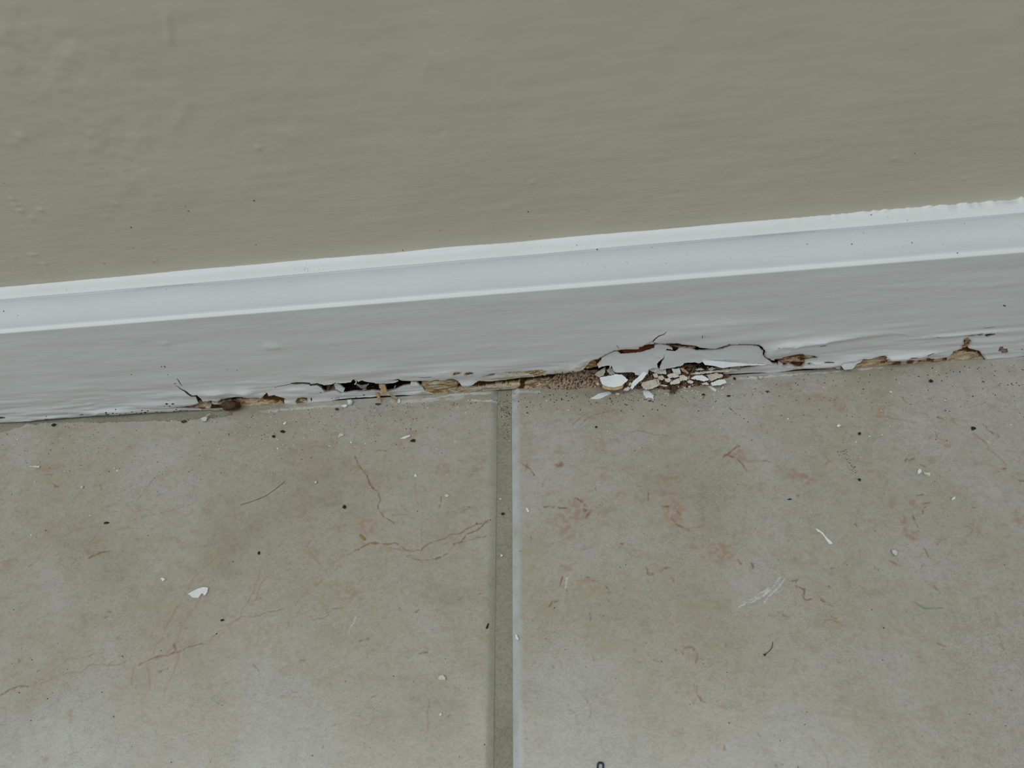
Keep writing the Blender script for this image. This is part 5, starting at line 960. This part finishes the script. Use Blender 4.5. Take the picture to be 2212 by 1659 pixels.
def build_scatter(bvh, base):
    def cast(u, v):      # a grain may only sit on the dust, the wood or the board, not on the chips
        a = bvh.ray_cast(Vector(CAM), Vector(ray(u, v))); b = base.ray_cast(Vector(CAM), Vector(ray(u, v)))
        return b if a[0] is not None and b[0] is not None and (a[0] - b[0]).length < .0002 else (None,)
    R = random.Random(21)
    def poly(u, v, w, h, n=8, rot=0.0, seed=0):
        r = random.Random(seed * 7 + 1); out = []
        for k in range(n):
            t = k * 2 * math.pi / n; q = r.uniform(.72, 1.18); x = w / 2 * math.cos(t) * q; y = h / 2 * math.sin(t) * q
            out.append((u + x * math.cos(rot) - y * math.sin(rot), v + x * math.sin(rot) + y * math.cos(rot)))
        return out
    s5 = lambda p: zoompts(0, 900, 3.95, p); r2 = lambda p: zoompts(1650, 820, 3.936, p); s7 = lambda p: zoompts(500, 900, 3.95, p)
    floor_chip('paint_chip', 'large white chip with a bitten edge lying alone on the left tile', 'paint chip', s5([(1597, 1510), (1640, 1487), (1680, 1465), (1735, 1452), (1772, 1458), (1765, 1490), (1745, 1522), (1735, 1520), (1728, 1505), (1712, 1510), (1695, 1530), (1685, 1545), (1645, 1543)]), seed=31, lift=.0004)
    floor_chip('paint_chip', 'long white sliver lying on the right tile', 'paint chip', r2([(438, 1262), (455, 1268), (475, 1280), (500, 1298), (522, 1325), (545, 1350), (562, 1362), (588, 1393), (562, 1398), (545, 1380), (528, 1358), (505, 1320), (480, 1298), (460, 1292), (450, 1275)]), seed=32, jit=.00006)
    floor_chip('paint_chip', 'pointed white flake in front of the dust heap', 'paint chip', P8([(28, 945), (160, 870), (310, 836), (342, 866), (190, 937), (110, 951)]), seed=33, jit=.00008)
    floor_chip('paint_chip', 'forked white flake on the floor below the stained chip', 'paint chip', P8([(803, 820), (872, 820), (905, 855), (952, 900), (950, 957), (925, 935), (870, 925), (850, 942), (800, 880)]), seed=34)
    floor_chip('paint_chip', 'narrow white sliver at the right front of the debris pile', 'paint chip', P8([(1738, 760), (1782, 758), (1862, 810), (1850, 837), (1788, 802)]), seed=35, jit=.0001)
    floor_chip('paint_chip', 'thin cream sliver near the left edge of the left tile', 'paint chip', s5([(238, 416), (285, 414), (330, 417), (322, 430), (260, 424)]), M_CHIPC, seed=36, lift=.0006)
    floor_chip('paint_chip', 'slim white blade on the left tile below the hollow', 'paint chip', s7([(1432, 185), (1460, 168), (1520, 150), (1522, 160), (1480, 180)]), seed=37, lift=.0006, jit=.00005)
    floor_chip('paint_chip', 'bent cream flake on the left tile, left of the slim white blade', 'paint chip', s7([(908, 170), (920, 140), (955, 147), (952, 160), (925, 168), (915, 178)]), M_CHIPC, seed=38)
    floor_chip('paint_chip', 'white chip with tall rim on the lower left tile near the joint', 'paint chip', zoompts(900, 1250, 4.055, [(183, 868), (200, 848), (228, 842), (250, 862), (248, 885), (200, 888)]), M_CHIPC, seed=39, th=.0009)
    floor_chip('paint_chip', 'small white tag on the rounded edge of the right tile', 'paint chip', zoompts(900, 1250, 4.055, [(862, 488), (876, 490), (893, 520), (890, 536), (866, 524)]), seed=40)
    floor_chip('paint_chip', 'white speck-like chip on the right tile beside the joint', 'paint chip', zoompts(900, 820, 4.1475, [(975, 1148), (995, 1150), (1010, 1178), (995, 1187)]), seed=41)
    floor_chip('paint_chip', 'small white chip on the far right tile below the pink stain', 'paint chip', r2([(1596, 1018), (1610, 1000), (1630, 993), (1630, 1010), (1610, 1020)]), seed=42)
    floor_chip('paint_chip', 'white triangle flake left of the large bitten chip, further back', 'paint chip', s5([(1368, 1378), (1385, 1372), (1408, 1382), (1385, 1405)]), seed=43)
    floor_chip('paint_chip', 'tiny white triangle in the middle of the left tile', 'paint chip', s7([(1565, 482), (1582, 508), (1556, 512)]), seed=44, step=.0004)
    floor_chip('paint_chip', 'frayed cream bit beside the pink curl, near the joint', 'paint chip', s7([(1815, 668), (1835, 658), (1860, 670), (1840, 685), (1820, 682)]), M_CHIPC, seed=45)
    floor_chip('paint_chip', 'white triangle lying in the grout joint', 'paint chip', zoompts(900, 820, 4.1475, [(745, 1553), (768, 1560), (752, 1577)]), seed=46, step=.0004).location.z = -.0012
    floor_chip('paint_chip', 'thin white flake on the left tile below the left hollow', 'paint chip', s7([(437, 58), (455, 45), (468, 42), (460, 58), (448, 66)]), seed=47)
    floor_chip('paint_chip', 'pale slip lying under the brown chip scar at the board', 'paint chip', zoompts(300, 760, 5.53, [(780, 770), (800, 755), (848, 730), (845, 740), (800, 770)]), M_CHIPC, seed=48, lift=.0004)
    floor_chip('paint_chip', 'white chip lying left of the frayed yellowish cluster on right tile', 'paint chip', r2([(1310, 770), (1325, 758), (1343, 765), (1340, 785), (1322, 800), (1310, 790)]), seed=49, th=.0008)
    floor_chip('paint_chip', 'frayed cream cluster on the right tile', 'paint chip', r2([(1362, 780), (1385, 790), (1415, 788), (1420, 800), (1410, 820), (1395, 808), (1365, 800)]), M_CHIPC, seed=50, th=.0007)
    floor_chip('paint_chip', 'small pale shard at the right end of the pile foot', 'paint chip', P8([(1928, 792), (1958, 758), (1972, 780), (1938, 812)]), M_CHIPC, seed=51)
    floor_chip('paint_chip', 'cream pebble-like bit at the pile foot below the small nicked chip', 'paint chip', P8([(1448, 760), (1480, 748), (1492, 775), (1462, 787)]), M_CHIPC, seed=52)
    floor_chip('paint_chip', 'pale shard right of the brown wood flake', 'paint chip', P8([(1378, 770), (1422, 788), (1402, 802)]), M_CHIPC, seed=53)
    # rounded bits
    lump('paint_bead', 'round cream bead of paint near the board on the left', 'paint bead', 444.5, 907, 14, 9, M_CHIPC, seed=1)
    lump('paint_bead', 'upright oval white bead against the board below the hollow', 'paint bead', 758, 872, 13, 15, M_CHIP, seed=2, hgt=.0014)
    lump('paint_bead', 'white crumb lying left of the upright oval bead', 'paint bead', 745, 878, 12, 8, M_CHIP, seed=3)
    lump('paint_bead', 'white drop-shaped bit near the bottom of the right tile', 'paint bead', 1930.7, 1194, 9, 13, M_CHIPC, seed=4)
    lump('paint_bead', 'white crumb in front of the largest chip', 'paint bead', 1333.5, 852, 10, 7, M_CHIPC, seed=5)
    lump('paint_bead', 'white crumb with brown rim on the right tile below the board gap', 'paint bead', 1810, 920.8, 9, 6, M_CHIP, seed=6)
    lump('paint_bead', 'narrow white bead below the hollow right of the splinter', 'paint bead', 863, 867, 6, 12, M_CHIP, seed=7)
    lump('paint_bead', 'tan sliver-like bead beside the narrow white bead', 'paint bead', 854.5, 866, 5, 10, M_TAN, seed=8)
    lump('paint_bead', 'tiny white bead on the left tile right of the hair', 'paint bead', 682.8, 1042.5, 6, 6, M_CHIPC, seed=9)
    lump('paint_bead', 'tiny white bead in the left part of the left tile', 'paint bead', 178.5, 1052.7, 6, 5, M_CHIPC, seed=10)
    lump('paint_bead', 'small brown and white crumb at the caulk line right of the pile', 'paint bead', 1641, 817, 10, 8, M_CHIPT, seed=11)
    for lab, u, v, ww, hh, m, sd, nm in [
        ('dark brown lump of rotten wood stuck at the left loss', 508, 885.5, 36, 15, M_BROWN, 12, 'wood_lump'),
        ('black-brown crumb beside the slim white blade', 893, 952.4, 12, 6, M_DARK, 13, 'dirt_crumb'),
        ('black crumb in the middle of the left tile', 745, 1095.7, 7, 7, M_DARK, 14, 'dirt_crumb'),
        ('black crumb below the hair on the left tile', 559.5, 1195, 5, 7, M_DARK, 15, 'dirt_crumb'),
        ('flat dark crumb below the left scar on the left tile', 611, 933, 9, 5, M_DARK, 16, 'dirt_crumb'),
        ('dark crumb left of and below the flat dark crumb', 592.5, 943.7, 6, 6, M_DARK, 17, 'dirt_crumb'),
        ('black oval crumb lying in the grout joint', 1086.4, 1111, 8, 5, M_DARK, 18, 'dirt_crumb'),
        ('brown black crumb on the right tile below the dust heap', 1288, 923, 5, 5, M_DARK, 19, 'dirt_crumb'),
        ('round reddish black crumb right of the brown-rimmed white crumb', 1856, 938, 6, 6, M_DARK, 20, 'dirt_crumb'),
        ('round black crumb near the right edge of the right tile', 2101, 926.7, 7, 6, M_DARK, 21, 'dirt_crumb'),
        ('largest black grain below the trail of specks', 1855.8, 1037, 6, 6, M_DARK, 22, 'dirt_crumb'),
        ('short black stick-like crumb on the right tile', 1706, 1079, 8, 3, M_DARK, 23, 'dirt_crumb'),
        ('flat brown crumb on the right tile under the caulk line', 1657.6, 846.7, 7, 4, M_BROWN, 24, 'dirt_crumb'),
        ('dark crumb under the keyhole-shaped loss', 2010, 824, 7, 5, M_DARK, 25, 'dirt_crumb'),
        ('brown crumb at the board below the hollow, left one', 729, 884.5, 10, 6, M_BROWN, 26, 'dirt_crumb'),
        ('brown crumb at the board below the tan splinter', 817, 874, 11, 5, M_BROWN, 27, 'dirt_crumb'),
        ('amber crumb near the upper end of the joint', 978, 873, 6, 7, M_TAN, 28, 'dirt_crumb'),
        ('dark elongated crumb on the far left tile', 230, 1130, 10, 4, M_DARK, 29, 'dirt_crumb'),
        ('black crumb near the large bitten chip, to its right', 480, 1340, 7, 4, M_DARK, 30, 'dirt_crumb'),
        ('dark leaf-like crumb just below the left end of the board', 397, 912, 11, 6, M_BROWN, 31, 'dirt_crumb'),
        ('black grain at the tile edge on the far left', 118, 919, 6, 5, M_DARK, 32, 'dirt_crumb'),
        ('dark crumb at the right front of the debris pile', 1586, 819, 6, 6, M_DARK, 33, 'dirt_crumb'),
        ('dark brown crumb on the tile right of the pile', 1574, 856, 7, 4, M_DARK, 34, 'dirt_crumb'),
        ('dark crumb in front of the pile below the pale shards', 1519, 853, 8, 4, M_DARK, 35, 'dirt_crumb'),
        ('thin brown crumb below the forked white flake', 1404, 866.5, 9, 3, M_BROWN, 36, 'dirt_crumb')]:
        lump(nm, lab, 'wood lump' if nm == 'wood_lump' else 'crumb', u, v, ww, hh, m, seed=sd, z=-.0012 if 'joint' in lab and 'grout' in lab else 0.0, hgt=.0022 if nm == 'wood_lump' else None, sub=4 if nm == 'wood_lump' else 2)
    f = floor_chip('seed_husk', 'amber seed husk lying on the pink blotch of the left tile', 'seed husk', s7([(1088, 1000), (1105, 1008), (1128, 1030), (1138, 1046), (1120, 1050), (1102, 1032)]), mat_plain('amber_husk', (.30, .19, .06), .3, .5), seed=60, th=.0007)
    # hair, ink-like arc, tailed speck, green-black sliver
    f['group'] = ''; del f['group']
    tube('hair', [(*fl(u, v), .0002) for i, (u, v) in enumerate(smooth_path([(520, 1091), (545, 1083), (573, 1072), (594, 1058), (616, 1040)]))], .000062, M_HAIR, 'thin dark curved hair lying on the left tile', 'hair', [.4] + [1] * 40)
    tube('fibre', [(*fl(u, v), .0003) for u, v in smooth_path([(1650, 1416), (1656, 1411), (1664, 1404), (1668, 1396), (1669, 1387)])], .00011, M_HAIR, 'dark speck with a thin curved tail on the right tile', 'fibre', [3.2, 3.8, 3.4, 2.4, 1.4] + [.9] * 40)
    tube('dark_loop', [(*fl(u, v), .0007) for u, v in smooth_path([(1291, 1664), (1291.5, 1654), (1293, 1648.5), (1297, 1648), (1301, 1648.5), (1303, 1652), (1303, 1664)])], .0003, M_INK, 'small dark blue loop at the bottom edge of the right tile', 'loop')
    lump('dirt_sliver', 'greenish black sliver on the rounded edge of the left tile', 'crumb', 1053.4, 1353.6, 4, 11, M_DARK, seed=61, rot=-.4)
    # tan splinters sticking out of the hollow
    def splinter(lab, poly_px, u0, v0, y0, n, seed, th=.0012, mat=M_TAN, name='wood_splinter'):
        f = plane_map(hit(u0, v0, 1, y0), n, 0, 'a', .0002, seed)
        o = plate(name, px_poly(poly_px, f), f, th, mat, .0006, .00012, None, seed)
        mz = min(v.co.z for v in o.data.vertices) + o.location.z
        if mz < .0001: o.location.z += .0001 - mz
        return tag(o, lab, 'splinter', 'splinters around the dark hollow')
    splinter('tan wood splinter poking out of the dark hollow', B([(1205, 395), (1235, 388), (1275, 392), (1290, 430), (1308, 480), (1300, 515), (1275, 520), (1245, 485), (1210, 425)]), 828, 842, -.0008, (0.1, -1, .35), 71)
    splinter('short tan splinter leaning against the board under the hollow', B([(1172, 505), (1205, 500), (1222, 545), (1242, 605), (1228, 612), (1195, 560)]), 818, 860, -.0012, (0, -1, .6), 72, .0008)
    splinter('thin bent tan splinter right of the short one', B([(1330, 500), (1370, 520), (1425, 552), (1420, 565), (1370, 545), (1335, 515)]), 848, 856, -.0012, (0, -1, .5), 73, .0006)
    splinter('pale round wood bit inside the dark hollow', B([(1000, 470), (1020, 450), (1055, 455), (1062, 488), (1010, 492)]), 787, 845, .0015, (0, -1, .5), 74, .0012, M_CHIPT, 'wood_chip')
    splinter('thin grey splinter upright at the right of the hollow', B([(1375, 460), (1398, 410), (1410, 408), (1392, 465)]), 852, 840, .0015, (0, -1, .3), 75, .0006, M_CHIPT)
    # ------ grains past counting
    def onfloor(u, v): return fl(u, v)
    dark = []; white = []; tan = []
    for _ in range(210):      # dark frass below the hollow, thinning out towards the room
        u = R.gauss(770, 150); v = 880 - (u - 690) * .05 + abs(R.gauss(0, 45)); x, y = onfloor(u, v)
        if y < -.0006: dark.append((x, y, .00008, R.choice([.00013, .00016, .0002, .00028]) * .7))
    for _ in range(160):
        u = R.uniform(0, 620); v = 925 - u * .06 + abs(R.gauss(0, 70)); x, y = onfloor(u, v)
        if y < -.003: dark.append((x, y, .00008, R.choice([.00012, .00018, .00025]) * .8))
    for _ in range(150):
        u = R.gauss(1330, 140); v = 848 + abs(R.gauss(0, 22)); x, y = onfloor(u, v); dark.append((x, y, .00009, R.uniform(.00012, .00028)))
    for _ in range(160):
        u = R.uniform(1560, 2212); v = 800 - (u - 1640) * .05 + abs(R.gauss(0, 60)) + 12; x, y = onfloor(u, v); dark.append((x, y, .00008, R.uniform(.0001, .00024)))
    for _ in range(48):
        t = R.random(); u = 1818 + 30 * t + R.gauss(0, 5); v = 972 + 50 * t + R.gauss(0, 4); x, y = onfloor(u, v); dark.append((x, y, .0001, R.uniform(.0001, .00016)))
    for _ in range(200):
        u = R.uniform(0, 2212); v = R.uniform(950, 1659); x, y = onfloor(u, v); dark.append((x, y, .00006, R.choice([.0001, .00013, .0002])))
    for _ in range(60):
        u = R.gauss(1092, 7); v = 862 + abs(R.gauss(0, 40)); x, y = onfloor(u, v); dark.append((x, y, -.0012, R.uniform(.00012, .0002)))
    for _ in range(60):
        u = R.gauss(1092, 6); v = 875 + abs(R.gauss(0, 28)); x, y = onfloor(u, v); white.append((x, y, -.0012, R.uniform(.00012, .0002)))
    for _ in range(150):
        u = R.gauss(760, 130); v = 885 - (u - 690) * .05 + abs(R.gauss(0, 45)); x, y = onfloor(u, v)
        if y < -.0006: white.append((x, y, .0001, R.uniform(.00012, .00026)))
    for _ in range(80):
        u = R.gauss(1470, 60); v = 843 + abs(R.gauss(0, 9)); x, y = onfloor(u, v); white.append((x, y, .00012, R.uniform(.00014, .0003)))
    for _ in range(150):
        u = R.uniform(0, 2212); v = 905 - u * .06 + 10 + abs(R.gauss(0, 110)); x, y = onfloor(u, v)
        if y < -.002: white.append((x, y, .0001, R.choice([.00014, .0002, .0003])))
    for u, v in [(601, 969), (634, 962.5), (759, 956), (799, 1052), (951.8, 1543), (38, 949), (254, 1017), (76, 1041), (1006, 892), (990, 880), (1181, 865), (1233, 876), (1924, 847), (1702, 905), (1415, 880), (1540, 880), (2060, 1075), (1849, 955), (1878, 943), (2041, 865), (1081, 1078)]:
        x, y = onfloor(u, v); white.append((x, y, .00015, R.uniform(.0003, .00048)))
    for _ in range(800):      # coarse wood grains on and around the dust heap
        u = R.gauss(1240, 60); v = R.uniform(800, 848)
        c_ = cast(u, v)
        if c_[0] is not None: (tan if R.random() < .7 else dark).append((*(c_[0] + Vector((0, -.0001, .00012))), R.uniform(.0001, .00028)))
    for _ in range(420):
        u = R.uniform(1290, 1580); v = R.uniform(795, 850) - (u - 1430) * .02
        c_ = cast(u, v)
        if c_[0] is not None: R.choice([dark, dark, tan, white]).append((*(c_[0] + Vector((0, -.0001, .0001))), R.uniform(.00014, .00034)))
    for _ in range(70):      # crumbs caught inside the hollow
        u = R.uniform(715, 870); v = R.uniform(836, 852) - (u - 715) * .03
        c_ = cast(u, v)
        if c_[0] is not None and c_[0].y > .0006: R.choice([tan, tan, white, dark, dark]).append((*(c_[0] + Vector((0, -.0002, .0001))), R.uniform(.0001, .00022)))
    for _ in range(150):
        u = R.uniform(1285, 1580); v = R.uniform(798, 850) - (u - 1430) * .02; c_ = cast(u, v)
        if c_[0] is not None: R.choice([tan, tan, white]).append((*(c_[0] + Vector((0, -.0001, .0001))), R.uniform(.00025, .0006)))
    kept = np.zeros((0, 4))              # no grain of one kind sits inside a grain of another
    for lst in (dark, tan, white):
        lst[:] = [q for q in lst if len(kept) == 0 or np.all(np.linalg.norm(kept[:, :3] - np.array(q[:3]), axis=1) > (kept[:, 3] + q[3]) * 1.7)]
        kept = np.vstack([kept, np.array(lst)])
    crumbs('dirt_grains', 'fine black grains of dirt strewn along the foot of the board', 'dirt grains', dark, M_DARK)
    crumbs('paint_grains', 'fine white paint grains strewn over the tiles', 'paint grains', white, M_CHIP)
    crumbs('wood_grains', 'fine tan wood grains on the dust heap', 'wood grains', tan, M_CHIPT)
    # fly specks on wall and moulding
    sp = []
    for u, v in [(8, 395), (1976, 331), (549, 433), (400, 446), (407, 456), (553, 529), (283, 491), (1141, 457), (951, 497), (1145, 510), (287, 536), (226, 569), (1882, 464), (1960, 476), (2068, 546), (248, 696), (8, 672), (38, 681), (1743, 527), (1840, 527), (1970, 524), (1865, 503), (512, 800), (490, 798), (362, 809), (283, 809), (350, 792), (1168, 533), (1246, 530), (1290, 539), (1408, 535), (870, 540)]:
        sp.append((u, v, R.uniform(.00013, .00024)))
    for _ in range(40): sp.append((R.gauss(680, 20), R.gauss(578, 7), R.uniform(.00006, .00012)))
    for _ in range(70): sp.append((R.uniform(0, 2212), 0, R.uniform(.00006, .00012)))
    pts = []
    for u, v, r in sp:
        if v == 0: v = 640 - u * .086 + R.uniform(-14, 70)
        c_ = bvh.ray_cast(Vector(CAM), Vector(ray(u, v)))
        if c_[0] is not None and c_[0].z > .01: pts.append((*c_[0], r))
    crumbs('dirt_specks', 'tiny black specks stuck to the wall and the moulding', 'dirt specks', pts, M_DARK)
    # white nib of filler on the wall
    p = hit(335, 563, 1, YW - .0001); f = plane_map(p, (0, -1, 0), 0, 'a', .00005, 80)
    o = plate('paint_nib', px_poly(zoompts(0, 0, 2.6757, [(880, 1520), (888, 1503), (882, 1493), (893, 1496), (908, 1505), (896, 1508)]), f), f, .0003, M_CHIPC, .0004, .00003, None, 80)
    tag(o, 'tiny pale star-shaped flake stuck to the wall above the moulding', 'flake')
    # curled white thread of paint at the hollow
    q = [hit(u, v, 1, -.0006) for u, v in smooth_path(B([(920, 388), (932, 375), (938, 355), (925, 338)]))]
    tube('paint_curl', q, .00022, M_CHIP, 'thin white curl of paint at the top edge of the hollow', 'curl')

# ------------------------------------------------------------------ build
wall = build_wall()
floor = build_floor()
bb, _prof = build_baseboard()
wood = build_wood(bb)
build_flaps(bb)
build_pile()
def make_bvh(only=None):
    V = []; F = []; b = 0
    for o in col.objects:
        if o.type != 'MESH' or o.name.startswith('tile.') : continue
        me = o.data; n = len(me.vertices); a = np.empty(n * 3, np.float32); me.vertices.foreach_get('co', a); a = a.reshape(-1, 3) + np.array(o.location)
        if o.name == 'tile' or (only and o.name not in only): continue
        V.append(a); F += [[i + b for i in p.vertices] for p in me.polygons]; b += n
    V = np.concatenate(V)
    return BVHTree.FromPolygons([Vector(v) for v in V.tolist()], F)
bvh = make_bvh(); bvh_base = make_bvh(('baseboard_back', 'wood_core', 'wood_dust', 'wall_back', 'floor'))
build_scatter(bvh, bvh_base)
